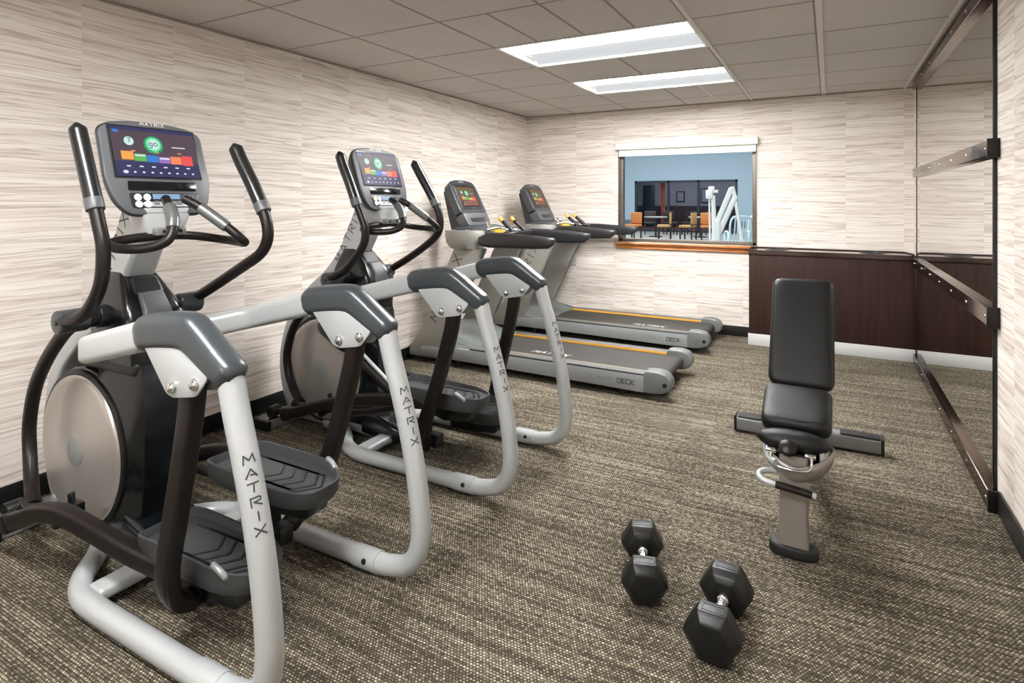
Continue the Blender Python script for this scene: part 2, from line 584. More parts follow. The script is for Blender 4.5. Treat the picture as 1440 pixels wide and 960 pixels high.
def structure(name, bm, mats, **k):
    o = finish(bm, name, mats, None, **k)
    o['kind'] = 'structure'
    return o

bm = BM(); box(bm, (XL - .12, YF - .12, -.10), (XR + .12, YB + .14, 0)); structure('floor', bm, 'carpet', smooth=False)
bm = BM(); box(bm, (XL - .12, YF - .12, 0), (XL, YB + .14, 2.6)); structure('wall_left', bm, 'wallpaper', smooth=False)
bm = BM(); box(bm, (XR, YF - .12, 0), (XR + .12, YB + .14, 2.6)); structure('wall_right', bm, 'wallpaper', smooth=False)
bm = BM(); box(bm, (XL, YF - .12, 0), (XR, YF, 2.6)); structure('wall_rear', bm, 'wallpaper', smooth=False)
WX0, WX1, WZ0, WZ1 = -2.00, -0.615, 0.885, 1.925
bm = BM()
box(bm, (XL, YB, 0), (WX0, YB + .14, 2.6)); box(bm, (WX1, YB, 0), (XR, YB + .14, 2.6))
box(bm, (WX0, YB, 0), (WX1, YB + .14, WZ0)); box(bm, (WX0, YB, WZ1), (WX1, YB + .14, 2.6))
structure('wall_back', bm, 'wallpaper', smooth=False)

# baseboards: black cove base
def baseboard(name, lo, hi):
    bm = BM(); box(bm, lo, hi, 0.004); structure(name, bm, 'base')
baseboard('baseboard_left', (XL, YF, 0), (XL + .012, YB, .10))
baseboard('baseboard_back', (XL + .012, YB - .012, 0), (-.665, YB, .10))
baseboard('baseboard_right', (XR - .012, YF, 0), (XR, 3.12, .10))
baseboard('baseboard_rear', (XL + .012, YF, 0), (XR - .012, YF + .012, .10))

# ceiling: tile slab with openings for the lamps, and the exposed grid
L1 = (XL + 2 * T, XL + 4 * T)
lamp_rows = [GY, GY + 2 * T, GY - 5 * T, GY - 9 * T]
bm = BM()
ys = sorted([YF] + [r for q in lamp_rows for r in (q, q + T)] + [YB])
ys = [y for y in ys if YF <= y <= YB]
holes = set((round(q, 4)) for q in lamp_rows)
for a, b in zip(ys[:-1], ys[1:]):
    if b - a < 1e-4: continue
    if round(a, 4) in holes:
        box(bm, (XL, a, CH), (L1[0], b, CH + .03)); box(bm, (L1[1], a, CH), (XR, b, CH + .03))
    else: box(bm, (XL, a, CH), (XR, b, CH + .03))
structure('ceiling', bm, 'ceiling', smooth=False)

def tbar(bm, a, b, w, d=.004):
    (x0, y0), (x1, y1) = a, b
    if abs(x0 - x1) < 1e-6: box(bm, (x0 - w / 2, min(y0, y1), CH - d), (x0 + w / 2, max(y0, y1), CH + .001))
    else: box(bm, (min(x0, x1), y0 - w / 2, CH - d), (max(x0, x1), y0 + w / 2, CH + .001))
bm = BM(); bg = BM()  # bg takes the dark strips that draw the gap shadows
XG = XL + 6 * T
jmin = int(math.floor((YF - GY) / T)) + 1
cross = [GY + T * j for j in range(jmin, 5)]
def in_lamp(y0, y1):
    return any(abs(y0 - q) < 1e-3 for q in lamp_rows)
for i in (1, 2, 3, 4, 5):
    x = XL + i * T
    if i == 3:
        for a, b in zip([YF] + cross, cross + [YB]):
            if in_lamp(a, b): continue
            tbar(bg, (x, a), (x, b), .014, .0015)
    elif i in (4, 5):
        tbar(bm, (x, YF), (x, YB), .030 if i == 5 else .022, .008)
        tbar(bg, (x - .021, YF), (x - .021, YB), .008, .001)
    else: tbar(bg, (x, YF), (x, YB), .014, .0015)
for y in cross:
    tbar(bg, (XL, y), (XG, y), .013, .001)
# odd cut tiles
for x, j in ((XL + 2.5 * T, -1), (XL + 3.5 * T, -1)):
    tbar(bg, (x, GY + j * T), (x, GY + (j + 1) * T), .014, .0015)
tbar(bm, (XL + 3.5 * T, GY + 3 * T), (XL + 3.5 * T, GY + 4 * T), .022, .004)
structure('trim_1', bm, 'tbar', smooth=False)
structure('trim_2', bg, 'tbar_shade', smooth=False)
# wall angle round the ceiling, and the wider one over the mirror
bm = BM()
box(bm, (XL, YF, CH - .010), (XL + .022, YB, CH), .001); box(bm, (XL, YB - .022, CH - .010), (XR, YB, CH), .001)
structure('trim_3', bm, 'tbar_shade', smooth=False)
bm = BM(); box(bm, (XG - .006, YF, CH - .012), (XG + .014, YB - .02, CH), .002); structure('trim_4', bm, 'tbar', smooth=False)

# ------------------------------------------------------------------ recessed lamps (2 x 4 troffers)
def make_troffer(label):
    x0, x1 = L1; y0, y1 = 0.0, T
    t = empty('ceiling_light', ((x0 + x1) / 2, 0, CH))
    global OFF
    OFF = Vector(((x0 + x1) / 2, 0, CH))
    tag(t, label, 'ceiling light', 'recessed fluorescent ceiling lights')
    bm = BM(); w = .026; z0, z1 = CH - .006, CH + .012
    box(bm, (x0 + .002, y0 + .002, z0), (x1 - .002, y0 + w, z1), .002); box(bm, (x0 + .002, y1 - w, z0), (x1 - .002, y1 - .002, z1), .002)
    box(bm, (x0 + .002, y0 + w, z0), (x0 + w, y1 - w, z1), .002); box(bm, (x1 - w, y0 + w, z0), (x1 - .002, y1 - w, z1), .002)
    finish(bm, 'frame', 'fixture', t)
    # housing pan, open below
    bm = BM()
    prism(bm, [(y0 + .02, CH + .004), (y0 + .02, CH + .10), (y1 - .02, CH + .10), (y1 - .02, CH + .004), (y1 - .03, CH + .004), (y1 - .03, CH + .09), (y0 + .03, CH + .09), (y0 + .03, CH + .004)], x0 + .02, x1 - .02, 'x')
    box(bm, (x0 + .015, y0 + .02, CH + .004), (x0 + .022, y1 - .02, CH + .10)); box(bm, (x1 - .022, y0 + .02, CH + .004), (x1 - .015, y1 - .02, CH + .10))
    finish(bm, 'housing', 'fixture', t, smooth=False)
    # lens and reflector meeting at a low spine; reflected light put in as emission
    ym = (y0 + y1) / 2 + .03
    def lens(ya, yb, za, zb, sag, m, name):
        bm = BM(); n = 10
        for s in range(1):
            rows = []
            for k in range(n + 1):
                f = k / n
                y = ya + (yb - ya) * f; z = za + (zb - za) * f + sag * math.sin(PI * f)
                rows.append((y, z))
        poly = rows + [(y, z + .004) for y, z in reversed(rows)]
        prism(bm, poly, x0 + .03, x1 - .03, 'x')
        finish(bm, name, m, t, angle=60)
    lens(y0 + .032, ym - .006, CH + .008, CH + .030, .030, 'lens_bright', 'lamp_lens')
    lens(ym + .006, y1 - .032, CH + .030, CH + .008, .020, 'reflector_glow', 'lamp_reflector')
    bm = BM(); box(bm, (x0 + .03, ym - .007, CH + .022), (x1 - .03, ym + .007, CH + .036), .003); finish(bm, 'spine', 'fixture', t)
    OFF = Vector((0, 0, 0))
    return t
lt = make_troffer('bright recessed rectangular ceiling lamp nearer the camera, the larger of the two in view')
lt.location.y = lamp_rows[0]
lt2 = copy_tree(lt); lt2.location.y = lamp_rows[1]
lt2['label'] = 'bright recessed rectangular ceiling lamp nearer the back wall, behind the larger one'
for q in lamp_rows[2:]:
    l3 = copy_tree(lt); l3.location.y = q
    l3['label'] = 'recessed rectangular ceiling lamp over the near end of the room, close behind the camera' if q > -1 else 'recessed rectangular ceiling lamp next to the rear wall, farthest behind the camera'

# ------------------------------------------------------------------ window, sill, blind
bm = BM(); yo = YB + .035
def winbar(lo, hi): box(bm, lo, hi, .004)
winbar((WX0 + .002, YB + .03, WZ0 + .002), (WX0 + .045, YB + .10, WZ1 - .002)); winbar((WX1 - .045, YB + .03, WZ0 + .002), (WX1 - .002, YB + .10, WZ1 - .002))
winbar((WX0 + .002, YB + .03, WZ0 + .002), (WX1 - .002, YB + .10, WZ0 + .035)); winbar((WX0 + .002, YB + .03, WZ1 - .045), (WX1 - .002, YB + .10, WZ1 - .002))
wf = structure('window_1', bm, 'winframe')
bm = BM(); box(bm, (WX0 + .04, YB + .062, WZ0 + .03), (WX1 - .04, YB + .068, WZ1 - .04)); finish(bm, 'pane', 'glass', wf, smooth=False)
# drywall return edges round the opening
bm = BM()
box(bm, (WX0, YB - .004, WZ0), (WX0 + .012, YB + .03, WZ1), .002); box(bm, (WX1 - .012, YB - .004, WZ0), (WX1, YB + .03, WZ1), .002)
structure('trim_5', bm, 'winframe')
# oak sill: a nosed board over an apron
bm = BM()
prism(bm, [(YB + .03, .862), (YB + .03, .884), (YB - .052, .884), (YB - .060, .878), (YB - .060, .866), (YB - .052, .860), (YB - .02, .856)], WX0 - .03, -.668, 'x', .002)
prism(bm, [(YB, .815), (YB, .858), (YB - .022, .858), (YB - .026, .845), (YB - .020, .835), (YB - .028, .822), (YB - .022, .815)], WX0 - .015, -.668, 'x', .002)
structure('trim_6', bm, 'sillwood')
bm = BM(); box(bm, (-.666, YB - .020, .862), (WX1 + .01, YB + .03, .886), .003); structure('trim_7', bm, 'winframe')

rb = empty('roller_blind', ((WX0 + WX1) / 2, YB, 1.86)); OFF = Vector(rb.location)
tag(rb, 'white roller blind rolled up over the window above the oak sill', 'blind')
bm = BM(); prism(bm, [(YB - .001, 1.862), (YB - .001, 1.934), (YB - .058, 1.934), (YB - .066, 1.926), (YB - .066, 1.868), (YB - .060, 1.862)], WX0 - .012, WX1 + .012, 'x', .003); finish(bm, 'cassette', 'white', rb)
bm = BM(); box(bm, (WX0 + .018, YB - .030, 1.806), (WX1 - .006, YB - .026, 1.866)); finish(bm, 'fabric', 'blind', rb, smooth=False)
bm = BM(); box(bm, (WX0 + .018, YB - .036, 1.792), (WX1 - .006, YB - .022, 1.808), .005); finish(bm, 'hem_bar', 'white', rb)
bm = BM(); cyl(bm, (WX1 + .006, YB - .03, 1.862), (WX1 + .006, YB - .03, 1.22), .002, 8); finish(bm, 'pull_cord', 'white', rb)
OFF = Vector((0, 0, 0))

# ------------------------------------------------------------------ mirror with its rails
mr = empty('wall_mirror', (XR, 4.45, 0)); OFF = Vector(mr.location)
tag(mr, 'tall wall mirror in dark bronze rails on the right wall beside the counter', 'mirror')
MY0, MY1 = 3.19, 5.705
bm = BM(); box(bm, (XR - .012, MY0, .05), (XR - .006, MY1, 2.26)); finish(bm, 'mirror_glass', 'mirror', mr, smooth=False)
bm = BM(); box(bm, (XR - .006, MY0 - .004, .04), (XR, MY1 + .004, 2.27)); finish(bm, 'backing_board', 'black', mr, smooth=False)
bm = BM(); box(bm, (XR - .016, MY0 - .010, .04), (XR, MY0, 2.27), .002); finish(bm, 'edge_trim', 'black', mr)
bm = BM(); box(bm, (XR - .016, MY1, .04), (XR, MY1 + .010, 2.27), .002); finish(bm, 'edge_trim', 'black', mr)
def mrail(z0, z1, name, depth=.042):
    bm = BM()
    prism(bm, [(XR - .004, z0), (XR - depth + .003, z0), (XR - depth, z0 + .003), (XR - depth, z1 - .003), (XR - depth + .003, z1), (XR - .004, z1)], MY0 - .055, MY1 - .02, 'y', .001)
    r = finish(bm, name, 'railmetal', mr)
    y = MY0 - .015
    while y < MY1 - .1:
        bm = BM(); zc = (z0 + z1) / 2
        lathe(bm, [(.0075, 0), (.0075, .001), (.0055, .0035), (.002, .0045)], (XR - depth + .0005, y, zc), (-1, 0, 0), 12)
        finish(bm, 'screw', 'chrome', r)
        y += .40
    bm = BM(); box(bm, (XR - depth - .003, MY0 - .062, z0 - .006), (XR - .001, MY0 - .050, z1 + .006), .002)
    finish(bm, 'end_cap', 'brown', r)
mrail(.004, .086, 'bottom_rail', .040)
mrail(.785, .862, 'lower_rail')
mrail(1.508, 1.578, 'upper_rail')
mrail(2.215, 2.290, 'top_rail')
OFF = Vector((0, 0, 0))

# ------------------------------------------------------------------ counter on the back wall
CX0, CX1, CY0 = -.661, .612, 5.734
cb = empty('low_cabinet', ((CX0 + CX1) / 2, 5.88, 0)); OFF = Vector(cb.location)
tag(cb, 'dark espresso laminate cabinet with a pale toe kick against the back wall', 'cabinet')
bm = BM(); box(bm, (CX0 + .006, CY0 + .008, .102), (CX1, YB - .001, .832), .003); finish(bm, 'body', 'espresso', cb)
bm = BM(); box(bm, (CX0, CY0, 0.0), (CX1, YB - .02, .1015), .002); finish(bm, 'toe_kick', 'toe', cb)
bm = BM(); box(bm, (CX1 + .0005, CY0 + .004, .002), (CX1 + .016, YB - .001, .832), .002); finish(bm, 'end_panel', 'black', cb)
OFF = Vector((0, 0, 0))
# worktop with two round openings
wt = empty('countertop', ((CX0 + CX1) / 2, 5.88, .834)); OFF = Vector(wt.location)
tag(wt, 'dark glossy countertop with two round openings on the espresso cabinet', 'countertop')
bm = BM()
holesx = [(-.43, 5.885), (.32, 5.885)]; hr = .085
zt, zb = .872, .8335
def slab(bm, x0, x1, y0, y1, z0, z1, holes, r, n=32):
    """slab with round holes, each in its own cell"""
    xs = [x0] + [(holes[i][0] + holes[i + 1][0]) / 2 for i in range(len(holes) - 1)] + [x1]
    for (hx, hy), a, b in zip(holes, xs[:-1], xs[1:]):
        ring, outer = [], []
        for k in range(n):
            t = 2 * PI * k / n
            c, s = math.cos(t), math.sin(t)
            ring.append((hx + r * c, hy + r * s))
            kx = ((b - hx) if c > 0 else (hx - a)) / abs(c) if abs(c) > 1e-9 else 1e9
            ky = ((y1 - hy) if s > 0 else (hy - y0)) / abs(s) if abs(s) > 1e-9 else 1e9
            q = min(kx, ky); outer.append((hx + q * c, hy + q * s))
        # put the cell's corners on the nearest outer points
        for cx_, cy_ in ((a, y0), (b, y0), (b, y1), (a, y1)):
            j = min(range(n), key=lambda i: (outer[i][0] - cx_) ** 2 + (outer[i][1] - cy_) ** 2)
            outer[j] = (cx_, cy_)
        Rt = [bm.verts.new((p[0], p[1], z1)) for p in ring]; Rb = [bm.verts.new((p[0], p[1], z0)) for p in ring]
        Ot = [bm.verts.new((p[0], p[1], z1)) for p in outer]; Ob = [bm.verts.new((p[0], p[1], z0)) for p in outer]
        for k in range(n):
            j = (k + 1) % n
            bm.faces.new([Rt[k], Ot[k], Ot[j], Rt[j]]); bm.faces.new([Rb[k], Rb[j], Ob[j], Ob[k]])
            bm.faces.new([Rt[k], Rt[j], Rb[j], Rb[k]]); bm.faces.new([Ot[k], Ob[k], Ob[j], Ot[j]])
slab(bm, CX0 - .002, CX1 + .014, CY0 - .004, YB - .006, zb, zt, holesx, hr)
finish(bm, 'slab', 'espressotop', wt, angle=30)
for hx, hy in holesx:
    bm = BM()
    prof = [(hr + .012, zt), (hr + .012, zt + .004), (hr + .002, zt + .007), (hr - .004, zt + .003), (hr - .004, zt - .01)]
    n = 40; rings = [[bm.verts.new((hx + r * math.cos(2 * PI * k / n), hy + r * math.sin(2 * PI * k / n), z)) for k in range(n)] for r, z in prof]
    for i in range(len(rings) - 1):
        for k in range(n): bm.faces.new([rings[i][k], rings[i][(k + 1) % n], rings[i + 1][(k + 1) % n], rings[i + 1][k]])
    finish(bm, 'opening_ring', 'black', wt, angle=60)
bm = BM()
for p in [[(CX0 + .01, CY0 + .03, zt + .004), (CX0 + .015, YB - .05, zt + .005), (CX0 + .06, YB - .018, zt + .005), (-.2, YB - .016, zt + .004), (.2, YB - .016, zt + .004), (CX1 - .09, YB - .018, zt + .004), (CX1 - .04, YB - .05, zt + .004), (CX1 - .005, CY0 + .05, zt + .004)]]:
    tube(bm, p, .006, 8, 4)
finish(bm, 'edge_bead', 'espresso', wt)
OFF = Vector((0, 0, 0))

# ================================================================== ELLIPTICAL TRAINER
def tubemap(F, r):
    """arc-length map on a swept tube: (s along, angle) -> point"""
    L = [0.0]
    for a, b in zip(F[:-1], F[1:]): L.append(L[-1] + (b[0] - a[0]).length)
    def f(s, ang):
        s = max(0, min(L[-1], s))
        for i in range(len(L) - 1):
            if s <= L[i + 1]: break
        t = (s - L[i]) / max(1e-9, L[i + 1] - L[i])
        p = F[i][0].lerp(F[i + 1][0], t); u = F[i][2].lerp(F[i + 1][2], t).normalized(); b = F[i][3].lerp(F[i + 1][3], t).normalized()
        return p + u * (r * math.cos(ang)) + b * (r * math.sin(ang))
    return f

def screen_graphics(parent, O, U, V, N, w, h, style):
    """the lit display: flat coloured shapes laid on the screen. O lower left corner, U right, V up"""
    mats = [M['scr_bg'], M['scr_navy'], M['scr_green'], M['scr_greenlight'], M['scr_pale'], M['scr_orange'], M['scr_green2'],
            M['scr_blue'], M['scr_purple'], M['scr_orange2'], M['scr_red'], M['scr_white'], M['scr_ink']]
    bm = BM()
    def P(a, b, k): return O + U * (a * w) + V * (b * h) + N * (.0006 * k)
    def quad(a0, b0, a1, b1, mi, k):
        vs = [bm.verts.new(P(*q, k)) for q in ((a0, b0), (a1, b0), (a1, b1), (a0, b1))]
        f = bm.faces.new(vs); f.material_index = mi
    def disc(a, b, ra, rb, mi, k, n=24):
        vs = [bm.verts.new(P(a + ra * math.cos(2 * PI * i / n), b + rb * math.sin(2 * PI * i / n), k)) for i in range(n)]
        f = bm.faces.new(vs); f.material_index = mi
    quad(0, 0, 1, 1, 0, 1)
    quad(0.0, 0.0, 1, .30, 1, 2)
    quad(0.0, .93, 1, 1, 1, 2)
    asp = w / h
    disc(.47, .66, .115, .115 * asp, 2, 3); disc(.47, .67, .09, .09 * asp, 3, 4); disc(.47, .67, .066, .066 * asp, 4, 5)
    disc(.19, .71, .055, .055 * asp, 4, 3); disc(.06, .90, .035, .02 * asp, 7, 3)
    quad(.69, .63, .86, .65, 11, 3)
    cols = [5, 6, 7, 8, 9, 10]
    hi = [.50, .46, .44, .42, .44, .47]; lo = [.31, .29, .28, .27, .26, .24]
    for i, c in enumerate(cols):
        quad(.08 + .142 * i, lo[i] + .02, .08 + .142 * (i + 1) - .006, hi[i], c, 4)
        quad(.09 + .142 * i, hi[i] - .05, .08 + .142 * (i + 1) - .016, hi[i] - .02, 11 if i in (1, 3) else c, 5)
        quad(.12 + .142 * i, .19, .165 + .142 * i, .215, 11, 4)
    for a in (.2, .47, .75):
        quad(a, .50, a + .045, .525, 9, 4)
    for i in range(9):
        disc(.10 + .1 * i, .085, .030 if i == 0 else .016, (.030 if i == 0 else .016) * asp * .7, 11, 4, 10)
    def tmap(ax, by, k):
        return lambda s, t: P(ax + s / w, by + t / h, k)
    letters(bm, 'go', .062 * w, tmap(.47 - .058, .63, 6), .14, .25, mi=12)
    letters(bm, '7', .05 * w, tmap(.175, .685, 6), .16, .25, mi=12)
    return finish(bm, 'display_graphics', mats, parent, smooth=False)

M['pulsegrey'] = mat('pulse_grip_metal', (112, 114, 114), 0.3, 0.5)
K = 1.1
for nme, c in (('bg', (78, 62, 74)), ('navy', (44, 44, 88)), ('green', (32, 150, 96)), ('greenlight', (110, 222, 160)), ('pale', (196, 226, 226)), ('orange', (238, 160, 72)),
               ('green2', (92, 176, 84)), ('blue', (44, 120, 200)), ('purple', (150, 110, 186)), ('orange2', (240, 132, 84)), ('red', (228, 76, 80)), ('white', (226, 224, 232)), ('ink', (30, 60, 60))):
    M['scr_' + nme] = emit('screen_' + nme, c, K)
M['lcd'] = emit('lcd_blue', (150, 186, 224), 0.9)

def console_basis(x0, z0, x1, z1):
    """O bottom centre, V up along the face, N outward (towards the rider), U to the rider's right-hand image side (+y)"""
    O = Vector((x0, 0, z0)); V = Vector((x1 - x0, 0, z1 - z0)).normalized(); N = Vector((V.z, 0, -V.x)); U = Vector((0, 1, 0))
    return O, U, V, N

def plate_on(bm, O, U, V, N, pts, t0, t1, bev=.0, mi=0, seg=2, back=None):
    """polygon pts (u,v) between heights t0..t1 along N, optional smaller back outline"""
    t = bmesh.new()
    A = [t.verts.new(O + U * p[0] + V * p[1] + N * t1) for p in pts]
    Bp = back or pts
    B = [t.verts.new(O + U * p[0] + V * p[1] + N * t0) for p in Bp]
    t.faces.new(A); t.faces.new(list(reversed(B)))
    n = len(pts)
    for i in range(n): t.faces.new([A[i], B[i], B[(i + 1) % n], A[(i + 1) % n]])
    bmesh.ops.recalc_face_normals(t, faces=t.faces)
    if bev > 0:
        e = [e for e in t.edges if e.verts[0] in A and e.verts[1] in A]
        bmesh.ops.bevel(t, geom=e, offset=bev, segments=seg, profile=0.5, affect='EDGES', clamp_overlap=True)
    merge(bm, t, mi)

def roundpoly(pts, r, n=4):
    """round the corners of a convex polygon"""
    out = []
    m = len(pts)
    for i in range(m):
        p0 = Vector(pts[i - 1]); p = Vector(pts[i]); p1 = Vector(pts[(i + 1) % m])
        a = (p0 - p); b = (p1 - p); q = min(r, a.length * .45, b.length * .45)
        s = p + a.normalized() * q; e = p + b.normalized() * q
        for k in range(n + 1):
            t = k / n
            out.append(tuple((1 - t) ** 2 * s + 2 * t * (1 - t) * p + t * t * e))
    return out

def make_pedal(root, sgn, zp, x0=-1.90, x1=-1.47, pitch=0.0):
    """sgn -1: near side (camera), +1 far side"""
    yi, yo = sgn * .008, sgn * .228
    ya, yb = min(yi, yo), max(yi, yo)
    out = roundpoly([(x0, ya + .012), (x0 + .06, ya), (x1 - .10, ya), (x1, ya + .045), (x1, yb - .045), (x1 - .10, yb), (x0 + .06, yb), (x0, yb - .012)], .05, 4)
    rot = Matrix.Rotation(pitch, 4, 'Y'); cx = (x0 + x1) / 2
    def X(p): return tuple(Matrix.Translation((cx, 0, zp)) @ rot @ Matrix.Translation((-cx, 0, -zp)) @ Vector(p))
    cy = (ya + yb) / 2
    def ring(s, z): return [X((cx + (x - cx) * s, cy + (y - cy) * (1 - (1 - s) * 2), z)) for x, y in out]
    def rim(x, y):
        """height of the side wall at a point of the outline"""
        f = max(0.0, min(1.0, (y - yi) / (yo - yi)))            # 0 inner .. 1 outer
        a = (x - x0) / (x1 - x0)
        h = .016 + .030 * f * math.sin(PI * min(1, max(0, 1.0 - abs(a - .42) / .62)) / 2)
        if f < .3: h = .014 + .020 * (1 - a) * (1 - f)
        return h
    R = []
    R.append(ring(.93, zp - .045)); R.append(ring(.99, zp - .02))
    R.append([X((x, y, zp + rim(x, y))) for x, y in out])
    R.append([X((cx + (x - cx) * .975, cy + (y - cy) * .93, zp + rim(x, y) + .001)) for x, y in out])
    R.append([X((cx + (x - cx) * .955, cy + (y - cy) * .88, zp + .004)) for x, y in out])
    bm = BM(); loft(bm, R); p = finish(bm, 'pedal', 'pedal', root, angle=30)
    # chevron ribs moulded in the deck
    for k in range(5):
        bm = BM()
        xa = x0 + .08 + k * .055; ln = .20
        w = .0045
        apex = (min(xa + ln, x1 - .035), cy)
        for s in (-1, 1):
            end = (xa, cy + s * .062)
            mid = (apex[0] - .05, cy + s * .062) if apex[0] - .05 > xa else end
            pth = [apex, mid, end] if mid != end else [apex, end]
            for a, b in zip(pth[:-1], pth[1:]):
                d = Vector((b[0] - a[0], b[1] - a[1])); 
                if d.length < .004: continue
                nr = Vector((-d.y, d.x)).normalized() * w
                q = [(a[0] + nr.x, a[1] + nr.y), (a[0] - nr.x, a[1] - nr.y), (b[0] - nr.x, b[1] - nr.y), (b[0] + nr.x, b[1] + nr.y)]
                top = [bm.verts.new(X((x, y, zp + .0055))) for x, y in q]; bot = [bm.verts.new(X((x, y, zp + .003))) for x, y in q]
                bm.faces.new(top); bm.faces.new(bot[::-1])
                for i in range(4): bm.faces.new([top[i], bot[i], bot[(i + 1) % 4], top[(i + 1) % 4]])
        finish(bm, 'tread_rib', 'black', p, smooth=False)
    # pale nub at the rear end of the outer lip
    bm = BM()
    tube(bm, [X((x1 - .12, yo - sgn * .010, zp + .048)), X((x1 - .085, yo - sgn * .012, zp + .034)), X((x1 - .055, yo - sgn * .020, zp + .010))], .0095, 10, 4, round_e=.15)
    finish(bm, 'lip_nub', 'silver2', p)
    return p

def make_elliptical(kind, yc, label):
    global OFF
    BX = -2.1
    root = empty('elliptical_trainer', (BX, yc, 0)); OFF = Vector((BX, 0, 0))
    tag(root, label, 'elliptical trainer', 'elliptical trainers along the left wall')
    HW = .3025
    # --- base frame: outer floor tubes that rise as rear hoops
    for s in (-1, 1):
        hoop = [(-1.365, s * HW, .870), (-1.338, s * HW, .77), (-1.302, s * HW, .66), (-1.262, s * HW, .52), (-1.232, s * HW, .38), (-1.216, s * HW, .26),
                (-1.214, s * HW, .18), (-1.232, s * HW, .115), (-1.280, s * HW, .066), (-1.36, s * HW, .045)]
        bm = BM(); F = tube(bm, hoop, .034, 20, 6, up=Vector((1, 0, 0)))
        hp = finish(bm, 'rear_hoop', 'silver', root)
        f = tubemap(F, .0346)
        up = F[0][2]
        bm = BM()
        # upright letters stacked down the tube on its rear face
        for i, ch in enumerate('MATRIX'):
            hgt = .020; w0 = GLYPH[ch][0] * hgt * 1.45
            def tm(sx, ty, f=f, i=i, w0=w0, hgt=hgt):
                return f(.215 + .034 * i - (ty - hgt / 2), .42 - (sx * 1.0 - w0 / 2) / .0346)
            letters(bm, ch, hgt, tm, .20, 0, aspect=1.45)
        finish(bm, 'lettering', 'letter', hp, smooth=False)
        bm = BM(); tube(bm, [(-1.355, s * HW, .0445), (-1.45, s * HW, .041), (-1.56, s * HW, .040), (-1.80, s * HW, .040), (-2.02, s * HW, .040), (-2.12, s * HW * .97, .040), (-2.22, s * HW * .82, .040), (-2.32, s * HW * .52, .040), (-2.42, s * HW * .30, .042), (-2.55, s * .07, .045)], .034, 20, 6)
        finish(bm, 'floor_tube', 'silver', root)
        bm = BM(); tube(bm, [(-1.395, s * HW, .043), (-1.45, s * HW, .0415), (-1.50, s * HW, .041)], .0375, 20, 3)
        cl = finish(bm, 'joint_collar', 'silver', root)
        bm = BM(); cyl(bm, (-1.437, s * HW, .046), (-1.437, s * HW - .0395, .052), .010, 14, bev=.002); finish(bm, 'bolt', 'black', cl)
        bm = BM(); box(bm, (-1.53, s * HW - .025, .0), (-1.42, s * HW + .025, .010), .004); finish(bm, 'rubber_foot', 'rubber', root)
    bm = BM(); box(bm, (-2.125, -HW + .025, .030), (-2.045, HW - .025, .070), .012, 3); finish(bm, 'cross_member', 'silver', root)
    bm = BM(); box(bm, (-2.90, -.055, .012), (-2.05, .055, .075), .012, 3); finish(bm, 'spine_beam', 'silver', root)
    bm = BM(); box(bm, (-2.955, -.262, .004), (-2.815, .262, .052), .006, 2); fc = finish(bm, 'front_stabilizer', 'silver2', root)
    for s in (-1, 1):
        bm = BM(); box(bm, (-2.965, s * .262 - .014, .0), (-2.805, s * .262 + .014, .058), .008, 2); finish(bm, 'end_cap', 'black', fc)
        bm = BM(); box(bm, (-2.862, s * .20 - .055, .052), (-2.822, s * .20 + .055, .060), .002); finish(bm, 'wheel_track', 'chrome', fc)
    bm = BM(); tube(bm, [(-2.90, .05, .075), (-2.99, .10, .05), (-3.04, .02, .012), (-3.00, -.12, .010), (-3.05, -.25, .008), (-3.07, -.42, .008)], .006, 8, 5); finish(bm, 'power_cord', 'black', root)

    # --- mast and curved spine
    bm = BM()
    path = smoothpath([(-2.225, 0, 1.345), (-2.285, 0, 1.25), (-2.355, 0, 1.12), (-2.44, 0, .98), (-2.57, 0, .86), (-2.72, 0, .76), (-2.86, 0, .62), (-2.935, 0, .46), (-2.955, 0, .30), (-2.92, 0, .14), (-2.86, 0, .05)], 6)
    F = frames(path, Vector((1, 0, 0)))
    sweep(bm, None, rrect(.082, .060, .02, 3), fr=F, scale=lambda t: (1.0 - .15 * min(1, t / .25) if t < .3 else .85 - .42 * min(1, (t - .3) / .3), 1.0 - .25 * max(0, min(1, (t - .3) / .4))))
    mast = finish(bm, 'mast', 'silver', root)
    bm = BM()
    s0 = Vector((-2.475, -.0606, .945)); s1 = Vector((-2.325, -.0606, 1.205)); dd = (s1 - s0).normalized(); pp = Vector((-dd.z, 0, dd.x))
    letters(bm, 'MATRIX', .045, lambda a, b: s0 + dd * (a + .02) + pp * (b - .002), .13, .55)
    finish(bm, 'lettering', 'letter', mast, smooth=False)

    # --- drive housing, disc cover and neck
    DC = (-2.555, .355)
    bm = BM()
    out = []
    for k in range(20):
        a = math.radians(35 + k * 12)
        out.append((DC[0] + .315 * math.cos(a), max(.075, DC[1] + .315 * math.sin(a))))
    body = [( -2.20, .10), (-2.165, .30), (-2.16, .55), (-2.18, .70), (-2.22, .765), (-2.33, .775), (-2.36, .70)]
    hull = body[:5] + [(-2.30, .79), (-2.42, .74)] + [p for p in out if p[0] < -2.42] + [(-2.42, .075), (-2.24, .075)]
    ang = lambda p: math.atan2(p[1] - .42, p[0] + 2.5)
    hull = sorted(set(hull), key=ang)
    hull2 = [(DC[0] + .06 + (x - DC[0] - .06) * .93, .42 + (z - .42) * .95) for x, z in hull]
    loft(bm, [[(x, -.088, z) for x, z in hull2], [(x, -.075, z) for x, z in hull], [(x, .075, z) for x, z in hull], [(x, .088, z) for x, z in hull2]])
    hs = finish(bm, 'drive_housing', 'shroud', root, angle=50)
